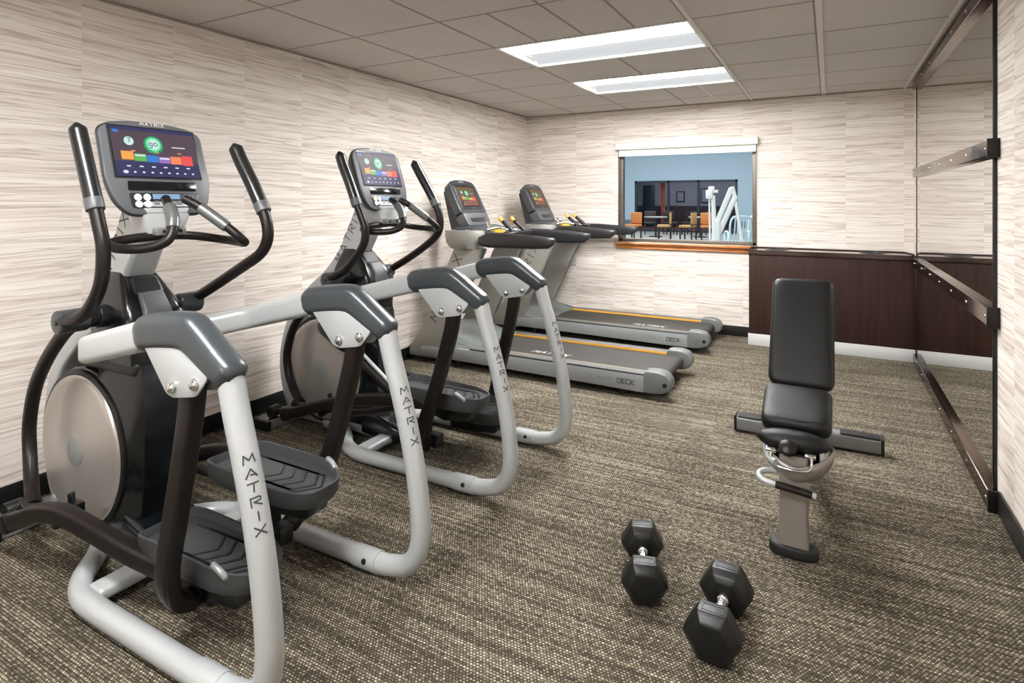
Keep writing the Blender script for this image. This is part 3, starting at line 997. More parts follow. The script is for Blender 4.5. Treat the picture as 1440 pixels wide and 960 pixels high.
    for s in (-1, 1):
        bm = BM()
        lathe(bm, [(.300, -.02), (.306, 0), (.302, .012), (.290, .014)], (DC[0], s * .086, DC[1]), (0, s, 0), 64)
        finish(bm, 'disc_surround', 'black', hs, angle=60)
        bm = BM()
        lathe(bm, [(.286, .008), (.284, .018), (.276, .023), (.262, .026), (.250, .0262), (.18, .029), (.06, .031), (.001, .031)], (DC[0], s * .086, DC[1]), (0, s, 0), 72)
        dc = finish(bm, 'disc_cover', 'warmsilver', root, angle=50)
        bm = BM()
        lathe(bm, [(.056, .030), (.056, .0335), (.052, .035), (.001, .0352)], (DC[0], s * .086, DC[1]), (0, s, 0), 40)
        finish(bm, 'hub_cap', 'letterfaint', dc)
    # seam collar under the yoke
    bm = BM()
    box(bm, (-2.60, -.094, .675), (-2.19, .094, .735), .02, 3); finish(bm, 'housing_collar', 'black', root)
    # neck: flared cover with the device pocket
    bm = BM()
    def sec(x, z, hx, hy, r=.03): return [(x + a, b, z) for a, b in rrect(hx, hy, r, 4)]
    loft(bm, [sec(-2.34, .72, .15, .095), sec(-2.34, .80, .15, .10), sec(-2.345, .88, .145, .115), sec(-2.36, .94, .12, .10), sec(-2.375, 1.00, .085, .082, .03), sec(-2.385, 1.045, .05, .066, .02), sec(-2.39, 1.055, .035, .05, .015)])
    nk = finish(bm, 'neck_cover', 'shroud', root, angle=60)
    # sloping face towards the rider : pocket and bright slide
    A = Vector((-2.225, 0, .905)); B = Vector((-2.318, 0, 1.045)); V = (B - A).normalized(); N = Vector((V.z, 0, -V.x))
    bm = BM(); plate_on(bm, A, Vector((0, 1, 0)), V, N, roundpoly([(-.055, .075), (.055, .075), (.048, .150), (-.048, .150)], .012), -.03, .006, .003); pk = finish(bm, 'pocket_rim', 'consoledark', nk)
    bm = BM(); plate_on(bm, A, Vector((0, 1, 0)), V, N, roundpoly([(-.045, .083), (.045, .083), (.040, .142), (-.040, .142)], .008), 0, .0075, 0); finish(bm, 'pocket', 'black', pk)
    bm = BM(); loft(bm, [[(x + a, b, z) for a, b in rrect(hx, hy, .012, 4)] for x, z, hx, hy in ((-2.232, .80, .03, .062), (-2.215, .86, .025, .060), (-2.225, .92, .02, .050), (-2.26, .975, .012, .046))])
    finish(bm, 'polished_slide', 'consolegrey', nk)

    bm = BM(); loft(bm, [[(x, b, .075 + a + dz) for a, b in rrect(hz, hy, .03, 4)] for x, hz, hy, dz in ((-2.26, .07, .10, .03), (-2.16, .065, .11, .02), (-2.06, .05, .11, .005), (-1.99, .035, .09, -.005), (-1.965, .02, .07, -.01))]); finish(bm, 'base_fairing', 'shroud', root, angle=50)
    if kind == 2:
        bm = BM(); tube(bm, [(-2.53, -.140, .635), (-2.45, -.152, .600), (-2.36, -.160, .560), (-2.27, -.165, .515)], .047, 18, 5, round_e=.25); ck = finish(bm, 'crank_cover', 'shroud', root)
        bm = BM(); tube(bm, [(-2.29, -.165, .525), (-2.12, -.17, .42), (-1.94, -.175, .315)], .030, 12, 0); finish(bm, 'crank_arm', 'brown', ck)
        bm = BM(); tube(bm, [(-2.27, -.172, .560), (-2.10, -.18, .455), (-1.93, -.185, .345)], .009, 10, 0); finish(bm, 'tie_rod', 'silver', ck)
    # --- handle pivots
    bm = BM(); cyl(bm, (-2.365, -.20, .893), (-2.365, .20, .893), .034, 28); cyl(bm, (-2.365, -.135, .893), (-2.365, .135, .893), .042, 28, bev=.004); finish(bm, 'pivot_axle', 'black', root)
    for s in (-1, 1):
        bm = BM(); cyl(bm, (-2.365, s * .165, .893), (-2.365, s * .262, .893), .042, 28, bev=.008); pv = finish(bm, 'pivot_hub', 'charcoal', root)
        bm = BM(); cyl(bm, (-2.365, s * .258, .893), (-2.365, s * .266, .893), .010, 14, bev=.002); finish(bm, 'bolt', 'black', pv)
    HL = {1: {-1: [(-2.345, .90), (-2.25, .920), (-2.17, .965), (-2.105, 1.050), (-2.092, 1.16), (-2.118, 1.24), (-2.15, 1.315), (-2.19, 1.41), (-2.232, 1.51), (-2.255, 1.565)],
              1: [(-2.345, .915), (-2.20, .985), (-2.06, 1.055), (-1.955, 1.110), (-1.912, 1.165), (-1.912, 1.225), (-1.945, 1.300), (-2.00, 1.385), (-2.065, 1.475), (-2.10, 1.53)]},
          2: {-1: [(-2.345, .905), (-2.24, .955), (-2.16, 1.030), (-2.108, 1.100), (-2.098, 1.17), (-2.125, 1.240), (-2.165, 1.32), (-2.205, 1.41), (-2.25, 1.50), (-2.275, 1.56)],
              1: [(-2.345, .905), (-2.22, .972), (-2.10, 1.045), (-2.015, 1.110), (-1.982, 1.165), (-1.985, 1.235), (-2.02, 1.315), (-2.06, 1.38), (-2.12, 1.47), (-2.165, 1.54)]}}[kind]
    for s in (-1, 1):
        P = HL[s]; y = s * .245
        bm = BM(); path = smoothpath([(x, y, z) for x, z in P], 6)
        sweep(bm, path, circ(.0215, 16), up=Vector((0, 1, 0)))
        h = finish(bm, 'handle', 'brown', root)
        bm = BM(); gp = smoothpath([(x, y, z) for x, z in P[-4:]], 6)
        d = (gp[-1] - gp[-2]).normalized(); gp = gp + [gp[-1] + d * .022]
        sweep(bm, gp, circ(.0275, 16), up=Vector((0, 1, 0)), scale=lambda t: (1.0 if t < .93 else math.sqrt(max(.06, 1 - ((t - .93) / .07) ** 2)),) * 2)
        finish(bm, 'grip', 'grip', h)
        bm = BM(); d0 = (gp[1] - gp[0]).normalized(); cyl(bm, gp[0] - d0 * .03, gp[0] + d0 * .012, .0285, 20, bev=.003); finish(bm, 'grip_collar', 'consolegrey', h)
    # --- lower links and pedal arms
    ZP = {1: {-1: .222, 1: .362}, 2: {-1: .360, 1: .215}}[kind]
    for s in (-1, 1):
        zp = ZP[s]
        lo = zp < .3
        bm = BM(); tube(bm, [(-2.37, s * .215, .87), (-2.44, s * .21, .83), (-2.57, s * .20, .73), (-2.69, s * .19, .60), (-2.75, s * .185, .45), (-2.735, s * .19, .34), (-2.66, s * .215, .25), (-2.57, s * .245, .20)], .0235, 16, 6); lk = finish(bm, 'lower_link', 'brown', root)
        bm = BM(); cyl(bm, (-2.60, s * .252, .185), (-2.57, s * .248, .215), .034, 20, bev=.004); finish(bm, 'link_flange', 'brown', lk)
        if lo: pa = [(-2.62, .290, .150), (-2.52, .290, .190), (-2.42, .288, .232), (-2.28, .280, .258), (-2.14, .262, .240), (-1.98, .235, .200), (-1.84, .200, .165), (-1.66, .170, .135)]
        else: pa = [(-2.62, .290, .150), (-2.52, .290, .180), (-2.40, .288, .222), (-2.25, .280, .268), (-2.08, .265, .305), (-1.90, .245, .325), (-1.78, .20, .322), (-1.62, .170, .322)]
        bm = BM(); path = smoothpath([(x, s * y, z) for x, y, z in pa], 6)
        sweep(bm, path, rrect(.030, .025, .012, 3)); arm = finish(bm, 'pedal_arm', 'brown', root)
        bm = BM(); tube(bm, [(-2.44, s * .225, .155), (-2.36, s * .225, .195), (-2.20, s * .222, .205), (-2.00, s * .215, .185 if lo else .25), (-1.86, s * .205, .165 if lo else .31)], .018, 12, 5); finish(bm, 'arm_brace', 'brown', arm)
        bm = BM(); cyl(bm, (-2.625, s * .205, .146), (-2.625, s * .318, .146), .036, 24, bev=.008); finish(bm, 'arm_end', 'brown', arm)
        bm = BM(); cyl(bm, (-2.845, s * .17, .095), (-2.845, s * .23, .095), .034, 24, bev=.005); tube(bm, [(-2.845, s * .20, .095), (-2.72, s * .20, .12), (-2.625, s * .22, .146)], .016, 10, 4); finish(bm, 'roller', 'black', arm)
        bm = BM(); box(bm, (-2.42, s * .2 - .03, .19), (-2.36, s * .2 + .03, .235), .008); cyl(bm, (-2.39, s * .2, .22), (-2.40, s * .2, .268), .012, 12, bev=.002); finish(bm, 'crank_joint', 'shroud', arm)
        pd = make_pedal(root, s, zp, -1.96, -1.45, pitch=(-.02 if lo else .0))
        bm = BM(); prism(bm, roundpoly([(-1.86, zp - .048), (-1.86, zp - .06), (-1.66, max(.05, zp - .115)), (-1.52, max(.05, zp - .10)), (-1.50, zp - .045)], .01), s * .13 - .045, s * .13 + .045, 'y', .004); finish(bm, 'pedal_bracket', 'black', root)
    # --- yoke : rails from the rear caps to the front, joined behind the neck
    pts = []
    half = [(-1.55, HW, .946), (-1.62, HW, .949), (-1.72, HW, .932), (-1.90, HW, .888), (-2.02, HW, .858), (-2.085, HW - .02, .842), (-2.14, HW - .075, .828), (-2.20, HW - .16, .812), (-2.27, .05, .79)]
    ring = [(x, -y, z) for x, y, z in half] + [(x, y, z) for x, y, z in reversed(half)]
    bm = BM(); path = smoothpath(ring, 5)
    # keep the section upright
    F = []
    for i, p in enumerate(path):
        t = (path[min(i + 1, len(path) - 1)] - path[max(i - 1, 0)]).normalized(); b = Vector((0, 0, 1)).cross(t).normalized(); F.append((p, t, t.cross(b).normalized(), b))
    sweep(bm, None, rrect(.047, .034, .024, 4), fr=F, scale=lambda t: (1.0 - .12 * (1 - abs(2 * t - 1)), 1))
    finish(bm, 'side_rail_yoke', 'silver', root, angle=45)
    for s in (-1, 1):
        y = s * HW
        bm = BM()
        cp = smoothpath([(-1.770, y, .926), (-1.70, y, .942), (-1.60, y, .956), (-1.535, y, .960), (-1.495, y, .947), (-1.42, y, .903), (-1.338, y, .856)], 6)
        F = []
        for i, p in enumerate(cp):
            t = (cp[min(i + 1, len(cp) - 1)] - cp[max(i - 1, 0)]).normalized(); b = Vector((0, -1, 0)); F.append((p, t, b.cross(t).normalized() * -1 if False else Vector((-t.z, 0, t.x)), b))
        n = len(F)
        def sc(q):
            a = 1.0
            if q < .14: a = .55 + .45 * math.sin(q / .14 * PI / 2)
            b_ = a
            if q > .55: a = 1 - .30 * (q - .55) / .45; b_ = 1 - .08 * (q - .55) / .45
            if q > .955:
                e = math.sqrt(max(.05, 1 - ((q - .955) / .045) ** 2)); a *= .45 + .55 * e; b_ *= .45 + .55 * e
            return (a, b_)
        sweep(bm, None, rrect(.054, .043, .036, 6), fr=F, scale=sc)
        cap = finish(bm, 'corner_cap', 'charcoal', root, angle=50)
        poly = roundpoly([(-1.705, .925), (-1.48, .925), (-1.445, .905), (-1.405, .860), (-1.455, .805), (-1.555, .787), (-1.585, .795)], .012, 3)
        for q in (-1, 1):
            bm = BM(); prism(bm, poly, y + q * .033 - .003, y + q * .033 + .003, 'y', .001); br = finish(bm, 'bracket', 'silver', root)
            for bx, bz in ((-1.553, .816), (-1.455, .838)):
                bm = BM()
                lathe(bm, [(.0175, 0), (.0175, .003), (.014, .004), (.014, .009), (.010, .013), (.002, .0145)], (bx, y + q * .036, bz), (0, q, 0), 16); finish(bm, 'bolt', 'chrome', br)
        # swing arm hanging from the bracket down to the pedal arm
        zp = ZP[s]
        xs = -1.70 if s < 0 else -1.72
        sa = [(-1.515, y, .845), (-1.53, y, .74), (-1.565, y, .58), (-1.605, y, .42), (-1.635, y, .30), (-1.655, y - s * .012, .215), (-1.675, y - s * .05, .15), (-1.69, y - s * .11, .115)]
        if zp > .3:
            sa = [(-1.505, y, .845), (-1.52, y, .74), (-1.56, y, .60), (-1.605, y, .46), (-1.650, y, .34), (-1.685, y - s * .008, .26), (-1.715, y - s * .04, .19), (-1.74, y - s * .10, .13)]
        bm = BM(); path = smoothpath(sa, 6)
        sweep(bm, path, rrect(.030, .024, .010, 3), up=Vector((1, 0, 0)), scale=lambda t: (1.05 - .1 * t, 1.0 if t < .7 else 1 + .25 * (t - .7)))
        finish(bm, 'swing_arm', 'brown', root, angle=45)
        e = sa[-1]
        bm = BM(); cyl(bm, (e[0], e[1] + s * .03, e[2]), (e[0], e[1] - s * .07, e[2]), .028, 18, bev=.004)
        box(bm, (e[0] - .13, e[1] - s * .05 - .03, e[2] - .03), (e[0] + .05, e[1] - s * .05 + .03, e[2] + .035), .008)
        if zp > .3:
            tube(bm, [(e[0] - .02, e[1] - s * .04, e[2] - .02), (e[0] - .02, e[1] - s * .05, zp - .06)], .020, 12, 0)
        jt = finish(bm, 'link_joint', 'black', root)
        bm = BM(); a = Vector((e[0] + .012, e[1] - .005, e[2] - .035)); b = Vector((e[0] - .20, e[1] - s * .03, e[2] + .14))
        if zp > .3: tube(bm, [a, b], .012, 8, 0); finish(bm, 'damper_rod', 'gloss', jt)
        else: bm.free()

    # --- console
    O, U, V, N = console_basis(-2.150, 1.262, -2.262, 1.612)
    outline = roundpoly([(-.135, 0), (.135, 0), (.178, .05), (.198, .13), (.196, .335), (.150, .362), (.07, .374), (-.07, .374), (-.150, .362), (-.196, .335), (-.198, .13), (-.178, .05)], .03, 4)
    sm = lambda k, dy=0: [(x * k, .18 + (y - .18) * k + dy) for x, y in outline]
    bm = BM(); plate_on(bm, O, U, V, N, sm(1.0), -.055, -.004, .006, back=sm(.86)); cs = finish(bm, 'console', 'consoledark', root, angle=45)
    bm = BM(); plate_on(bm, O, U, V, N, sm(.965), -.006, .006, .005); finish(bm, 'face_plate', 'consolegrey', cs, angle=45)
    bm = BM(); plate_on(bm, O, U, V, N, roundpoly([(-.162, .142), (.162, .142), (.162, .347), (-.162, .347)], .006), 0, .0075, .001); finish(bm, 'screen_bezel', 'consoledark', cs)
    bm = BM(); plate_on(bm, O, U, V, N, [(-.156, .147), (.156, .147), (.156, .342), (-.156, .342)], .004, .0085); sc_ = finish(bm, 'screen', 'gloss', cs, smooth=False)
    screen_graphics(sc_, O + U * -.154 + V * .149 + N * .0087, U, V, N, .308, .191, 0)
    bm = BM(); plate_on(bm, O, U, V, N, roundpoly([(-.125, .096), (.125, .096), (.130, .132), (-.122, .132)], .006), 0, .0085, .001); finish(bm, 'media_slot', 'gloss', cs)
    bm = BM(); plate_on(bm, O, U, V, N, roundpoly([(-.120, .030), (.125, .030), (.135, .088), (-.125, .088)], .010), 0, .0085, .001); kp = finish(bm, 'key_panel', 'consoledark', cs)
    for kx, ky in ((-.098, .070), (-.066, .070), (-.098, .044), (-.066, .044)):
        bm = BM(); lathe(bm, [(.0125, 0), (.0125, .003), (.009, .0045), (.002, .005)], O + U * kx + V * ky + N * .0085, N, 16); finish(bm, 'button', 'white', kp)
    bm = BM(); plate_on(bm, O, U, V, N, [(-.045, .064), (.055, .064), (.055, .083), (-.045, .083)], .006, .0095); finish(bm, 'lcd', 'lcd', kp, smooth=False)
    for kx in (-.035, .0, .030, .050):
        bm = BM(); plate_on(bm, O, U, V, N, roundpoly([(kx - .010, .042), (kx + .010, .042), (kx + .010, .056), (kx - .010, .056)], .003), .006, .011, .001); finish(bm, 'button', 'silver2', kp)
    for a in range(4):
        for b in range(3):
            bm = BM(); q = (.073 + a * .014, .045 + b * .014)
            plate_on(bm, O, U, V, N, roundpoly([(q[0], q[1]), (q[0] + .009, q[1]), (q[0] + .009, q[1] + .009), (q[0], q[1] + .009)], .002), .006, .0105, .001); finish(bm, 'button', 'consolegrey', kp)
    bm = BM(); L = textlen('MATRIX', .012)
    letters(bm, 'MATRIX', .012, lambda a, b: O + U * (a - L / 2) + V * (.3535 + b) + N * .0068, .2, .5); finish(bm, 'lettering', 'letterlight', cs, smooth=False)
    # cradle between the mast and the console
    bm = BM(); loft(bm, [[tuple(Vector((x, 0, z)) + Vector((a, b, 0))) for a, b in rrect(hx, hy, .015, 3)] for x, z, hx, hy in ((-2.20, 1.20, .05, .066), (-2.20, 1.26, .055, .085), (-2.205, 1.31, .05, .095), (-2.225, 1.36, .04, .08))]); finish(bm, 'console_cradle', 'silver', root, angle=50)
    bm = BM(); box(bm, (-2.158, -.055, 1.193), (-2.120, .055, 1.222), .006); ch = finish(bm, 'bar_clamp', 'silver2', root)
    for q in (-.03, .03):
        bm = BM(); cyl(bm, (-2.122, q, 1.208), (-2.116, q, 1.208), .007, 12, bev=.001); finish(bm, 'screw', 'black', ch)
    # --- fixed pulse bar
    pb = [(-2.110, -.030, 1.325), (-2.06, -.050, 1.305), (-2.015, -.062, 1.265), (-1.985, -.080, 1.215), (-1.985, -.105, 1.178), (-2.03, -.145, 1.158), (-2.10, -.180, 1.156), (-2.155, -.190, 1.162), (-2.185, -.165, 1.175), (-2.175, -.09, 1.186), (-2.155, 0, 1.192)]
    pr = [(-2.110, .040, 1.325), (-2.065, .062, 1.300), (-2.02, .090, 1.262), (-1.965, .125, 1.212), (-1.935, .150, 1.176), (-1.955, .178, 1.160), (-2.02, .198, 1.160), (-2.10, .205, 1.164), (-2.155, .190, 1.170), (-2.170, .11, 1.184), (-2.155, 0, 1.192)]
    bm = BM(); tube(bm, pb, .0165, 14, 5); tube(bm, pr, .0165, 14, 5); hb = finish(bm, 'pulse_bar', 'brown', root)
    for P in (pb, pr):
        bm = BM(); tube(bm, P[1:4], .0215, 14, 5, round_e=.12); finish(bm, 'pulse_grip', 'pulsegrey', hb)
    OFF = Vector((0, 0, 0))
    return root

make_elliptical(1, 1.2725, 'silver elliptical trainer nearest the camera, its near pedal down by the carpet')
make_elliptical(2, 2.505, 'silver elliptical trainer between the nearer elliptical and the treadmills, its near pedal raised')

# ================================================================== TREADMILLS
M['railgrey'] = mat('side_rail_aluminium', (146, 149, 150), 0.4, 0.3)
M['capgrey'] = mat('end_cap_plastic', (104, 107, 107), 0.42, 0.1, 0.1)
def make_treadmill(yc, label, tx=-2.03):
    global OFF
    root = empty('treadmill', (-2.0, yc, 0)); OFF = Vector((-2.0, 0, 0))
    tag(root, label, 'treadmill', 'treadmills by the back wall')
    W = .37
    for s in (-1, 1):
        a, b = sorted((s * (W - .055), s * W))
        bm = BM(); prism(bm, [(-2.93, .066), (-2.93, .135), (-2.60, .158), (-1.085, .158), (-1.085, .046), (-2.2, .060)], a, b, 'y', .004); sf = finish(bm, 'side_rail', 'railgrey', root)
        # step surface: black tread with a pale diamond band
        c, d = sorted((s * (W - .102), s * (W - .012)))
        bm = BM(); box(bm, (-2.46, c, .150), (-1.075, d, .1685), .004); st = finish(bm, 'side_step', 'treadblk', root)
        bm = BM(); box(bm, (-2.46, s * (W - .008) - .005, .1585), (-1.075, s * (W - .008) + .003, .1665), .001); finish(bm, 'step_edge', 'black', st)
        bm = BM(); prism(bm, [(s * (W - .1015), .151), (s * (W - .1015), .1682), (s * (W - .1035), .1682), (s * (W - .1035), .151)], -2.44, -1.085, 'x'); finish(bm, 'amber_strip', 'yellow', st)
        # rear end cap
        bm = BM(); prism(bm, roundpoly([(-1.09, .044), (-.965, .052), (-.905, .085), (-.900, .135), (-.93, .180), (-.99, .196), (-1.09, .190)], .03, 4), *sorted((s * (W + .003), s * (W - .108))), 'y', .010, 3); ec = finish(bm, 'end_cap', 'capgrey', root, angle=50)
        bm = BM(); cyl(bm, (-.945, s * (W + .002), .115), (-.945, s * (W + .006), .115), .015, 16, bev=.001); finish(bm, 'bolt', 'black', ec)
        # foot pads
        for fx in (-1.25, -2.6):
            bm = BM(); cyl(bm, (fx, s * .30, 0), (fx, s * .30, .052), .028, 16, bev=.004); finish(bm, 'foot', 'rubber', root)
    bm = BM(); box(bm, (-2.70, -.30, .050), (-1.05, .30, .076), .004); finish(bm, 'deck', 'black', root)
    # belt: one loop round the rear roller
    bm = BM(); bp = [(-2.52, .150), (-1.02, .150)]
    for k in range(1, 9):
        t = PI / 2 - k * PI / 8; bp.append((-1.00 + .036 * math.cos(t), .114 + .036 * math.sin(t)))
    bp += [(-2.52, .078), (-2.52, .082)] + [(-1.00 + .032 * math.cos(-PI / 2 + k * PI / 8), .114 + .032 * math.sin(-PI / 2 + k * PI / 8)) for k in range(0, 9)] + [(-2.52, .146)]
    prism(bm, bp, -.262, .262, 'y'); bl = finish(bm, 'running_belt', 'belt', root, angle=50)
    bm = BM(); cyl(bm, (-1.00, -.262, .114), (-1.00, .262, .114), .031, 24); finish(bm, 'rear_roller', 'black', root)
    bm = BM(); letters(bm, 'MATRIX', .046, lambda a, b: Vector((tx + a + b * .45, -.14 + b, .1512)), .24, .30); finish(bm, 'belt_lettering', 'letterlight', bl, smooth=False)
    bm = BM(); letters(bm, 'DECK', .030, lambda a, b: Vector((-1.265 + a, -W - .0006, .088 + b)), .20, .25); finish(bm, 'deck_lettering', 'letter', sf, smooth=False)
    bm = BM(); letters(bm, 'ULTIMATE', .026, lambda a, b: Vector((-1.475 + a, -W - .0006, .090 + b)), .14, .25, aspect=.8); finish(bm, 'faint_lettering', 'letterfaint', sf, smooth=False)
    sidel = [o for o in root.children if o.name.startswith('side_rail')]
    for o in bpy.data.objects:
        if o.name.startswith(('deck_lettering', 'faint_lettering')) and o.parent is sf: o.parent = sidel[0]
    # motor hood : faceted, falling to the belt
    bm = BM()
    def hs(x, zt, hw, zs, zb=.06): return [(x, -hw, zb), (x, -hw, zs), (x, -hw + .07, zt), (x, hw - .07, zt), (x, hw, zs), (x, hw, zb)]
    loft(bm, [hs(-3.03, .15, .29, .11), hs(-2.98, .235, .33, .15), hs(-2.84, .262, .35, .165), hs(-2.66, .245, .35, .165), hs(-2.52, .195, .34, .162), hs(-2.43, .166, .325, .161)])
    hd = finish(bm, 'motor_hood', 'hood', root, angle=25)
    for s in (-1, 1):
        bm = BM()
        v = [(-2.80, s * .33, .162), (-2.44, s * .33, .163), (-2.36, s * .30, .170), (-2.62, s * .27, .225), (-2.84, s * .28, .235)]
        lo = [(x, y, .150) for x, y, z in v]
        loft(bm, [lo, v]); finish(bm, 'hood_shoulder', 'hood', hd, smooth=False)
        # upright
        a, b = sorted((s * .292, s * .368))
        bm = BM(); prism(bm, roundpoly([(-3.06, .05), (-2.745, .05), (-2.735, .10), (-2.335, .955), (-2.60, .965), (-2.90, .34), (-3.055, .10)], .03, 3), a, b, 'y', .014, 3); up = finish(bm, 'upright', 'upright', root, angle=40)
        bm = BM(); prism(bm, [(-2.738, .12), (-2.728, .12), (-2.332, .945), (-2.342, .95)], s * .33 - .018, s * .33 + .018, 'y'); finish(bm, 'rear_seam', 'consolegrey', up, smooth=False)
        if s < 0:
            A = Vector((-2.755, -.3692, .335)); D = Vector((.40, 0, .855)).normalized(); Pp = Vector((-D.z, 0, D.x))
            bm = BM(); letters(bm, 'MATRIX', .072, lambda u, v: A + D * u + Pp * (v + .02), .12, .66); finish(bm, 'lettering', 'letter', up, smooth=False)
        # cup holder hub
        bm = BM(); c = Vector((-2.54, s * .305, 0))
        def hub(z, r, rx=1.0, dx=0): return [(c.x + dx + r * 1.18 * rx * math.cos(2 * PI * k / 28), c.y + r * .70 * math.sin(2 * PI * k / 28), z) for k in range(28)]
        loft(bm, [hub(.935, .10, dx=.02), hub(.945, .125, dx=.02), hub(.99, .145), hub(1.045, .152), hub(1.085, .145, dx=-.01), hub(1.088, .09, dx=-.03), hub(1.02, .07, dx=-.03)])
        hb = finish(bm, 'cup_holder', 'upright' if s < 0 else 'hood', root, angle=45)
        bm = BM(); loft(bm, [[(c.x - .03 + r * math.cos(2 * PI * k / 24), c.y + r * .72 * math.sin(2 * PI * k / 24), z) for k in range(24)] for z, r in ((1.089, .082), (1.093, .080), (1.090, .072), (1.05, .068))]); finish(bm, 'cup_liner', 'charcoal', hb)
        # handrail
        a, b = sorted((s * .325, s * .385)); ym = s * .352
        bm = BM()
        def rs(x, z0, z1, hw): return [(x, ym + p, (z0 + z1) / 2 + q) for p, q in rrect(hw, (z1 - z0) / 2, min(hw, (z1 - z0) / 2) * .7, 4)]
        loft(bm, [rs(-2.37, .975, 1.045, .034), rs(-2.29, .962, 1.080, .040), rs(-2.15, .962, 1.078, .037), rs(-1.90, .966, 1.064, .033), rs(-1.79, .972, 1.055, .030), rs(-1.745, 1.004, 1.050, .022), rs(-1.735, 1.02, 1.04, .010)])
        hr = finish(bm, 'handrail', 'railbrown' if s < 0 else 'consoledark', root, angle=50)
    # dashboard, cross bar and grips
    bm = BM(); prism(bm, roundpoly([(-2.68, 1.02), (-2.40, .985), (-2.30, 1.02), (-2.42, 1.075), (-2.60, 1.12), (-2.68, 1.10)], .02), -.26, .26, 'y', .008); db = finish(bm, 'dashboard', 'charcoal', root, angle=45)
    bm = BM(); box(bm, (-2.44, -.16, 1.066), (-2.36, .16, 1.078), .003); finish(bm, 'key_strip', 'letterfaint', db)
    bm = BM(); cyl(bm, (-2.37, -.10, 1.04), (-2.345, -.10, 1.095), .050, 20, bev=.006); finish(bm, 'stop_button', 'yellow2', db)
    bm = BM(); box(bm, (-2.42, -.17, 1.06), (-2.395, -.145, 1.155), .008, rot=Matrix.Rotation(-.2, 3, 'Y')); finish(bm, 'metal_post', 'chrome', db)
    bm = BM(); tube(bm, [(-2.42, -.20, 1.05), (-2.28, -.20, 1.05), (-2.20, -.17, 1.062), (-2.17, -.05, 1.068), (-2.17, .05, 1.068), (-2.20, .17, 1.062), (-2.28, .20, 1.05), (-2.42, .20, 1.05)], .016, 12, 5); cb_ = finish(bm, 'cross_bar', 'black', root)
    for s in (-1, 1):
        bm = BM(); tube(bm, [(-2.20, s * .10, 1.06), (-2.26, s * .10, 1.11), (-2.33, s * .095, 1.165)], .017, 12, 4, round_e=.1); gp = finish(bm, 'control_grip', 'black', cb_)
        bm = BM(); tube(bm, [(-2.318, s * .096, 1.155), (-2.345, s * .094, 1.180)], .0178, 12, 0); finish(bm, 'grip_tip', 'yellow', gp)
        bm = BM(); tube(bm, [(-2.40, s * .20, 1.09), (-2.33, s * .14, 1.105), (-2.24, s * .10, 1.085)], .010, 10, 4); finish(bm, 'pulse_sensor', 'chrome', cb_)
    # console
    O, U, V, N = console_basis(-2.645, 1.215, -2.795, 1.500)
    outl = roundpoly([(-.195, 0), (.195, 0), (.205, .03), (.200, .27), (.17, .305), (.07, .322), (-.07, .322), (-.17, .305), (-.200, .27), (-.205, .03)], .03, 4)
    sm = lambda k: [(x * k, .16 + (y - .16) * k) for x, y in outl]
    bm = BM(); plate_on(bm, O, U, V, N, sm(1.0), -.075, .004, .010, seg=3, back=sm(.90)); cs = finish(bm, 'console', 'charcoal', root, angle=45)
    bm = BM(); plate_on(bm, O, U, V, N, roundpoly([(-.160, .035), (.160, .035), (.160, .275), (-.160, .275)], .012), 0, .0065, .002); finish(bm, 'screen_bezel', 'consoledark', cs)
    bm = BM(); plate_on(bm, O, U, V, N, [(-.125, .065), (.125, .065), (.125, .250), (-.125, .250)], .004, .0075); sc_ = finish(bm, 'screen', 'gloss', cs, smooth=False)
    save = (M['scr_bg'], M['scr_navy'], M['scr_blue'], M['scr_purple'])
    M['scr_bg'], M['scr_navy'], M['scr_blue'], M['scr_purple'] = M['scr_olive'], M['scr_rust'], M['scr_green2'], M['scr_orange']
    screen_graphics(sc_, O + U * -.123 + V * .067 + N * .0077, U, V, N, .246, .181, 1)
    M['scr_bg'], M['scr_navy'], M['scr_blue'], M['scr_purple'] = save
    bm = BM(); L = textlen('MATRIX', .012); letters(bm, 'MATRIX', .012, lambda a, b: O + U * (a - L / 2) + V * (.294 + b) + N * .0046, .2, .4); finish(bm, 'lettering', 'letterlight', cs, smooth=False)
    bm = BM(); L = textlen('MATRIX', .008); letters(bm, 'MATRIX', .008, lambda a, b: O + U * (a - L / 2 + .02) + V * (.042 + b) + N * .0068, .2, .4); finish(bm, 'small_lettering', 'letterfaint', cs, smooth=False)
    # lower console pod and stem
    bm = BM(); plate_on(bm, O, U, V, N, roundpoly([(-.175, -.115), (.175, -.115), (.190, -.02), (.190, .004), (-.190, .004), (-.190, -.02)], .02), -.085, .010, .008, back=roundpoly([(-.15, -.10), (.15, -.10), (.17, -.02), (.17, .004), (-.17, .004), (-.17, -.02)], .02)); pod = finish(bm, 'console_pod', 'consolegrey', root, angle=45)
    bm = BM(); plate_on(bm, O, U, V, N, roundpoly([(-.10, -.085), (.10, -.085), (.12, -.045), (-.12, -.045)], .01), 0, .0115, .001); finish(bm, 'pod_recess', 'consoledark', pod)
    bm = BM(); prism(bm, roundpoly([(-2.76, 1.02), (-2.58, 1.02), (-2.63, 1.16), (-2.79, 1.42), (-2.86, 1.40), (-2.80, 1.16)], .02), -.16, .16, 'y', .02, 3); finish(bm, 'console_stem', 'consoledark', root, angle=45)
    OFF = Vector((0, 0, 0))
    return root
M['scr_olive'] = emit('screen_olive', (118, 100, 66), .8)
M['scr_rust'] = emit('screen_rust', (136, 74, 42), .8)
make_treadmill(4.17, 'grey treadmill nearer the camera, just behind the farther elliptical trainer')
make_treadmill(5.52, 'grey treadmill closest to the back wall and the window', -1.64)

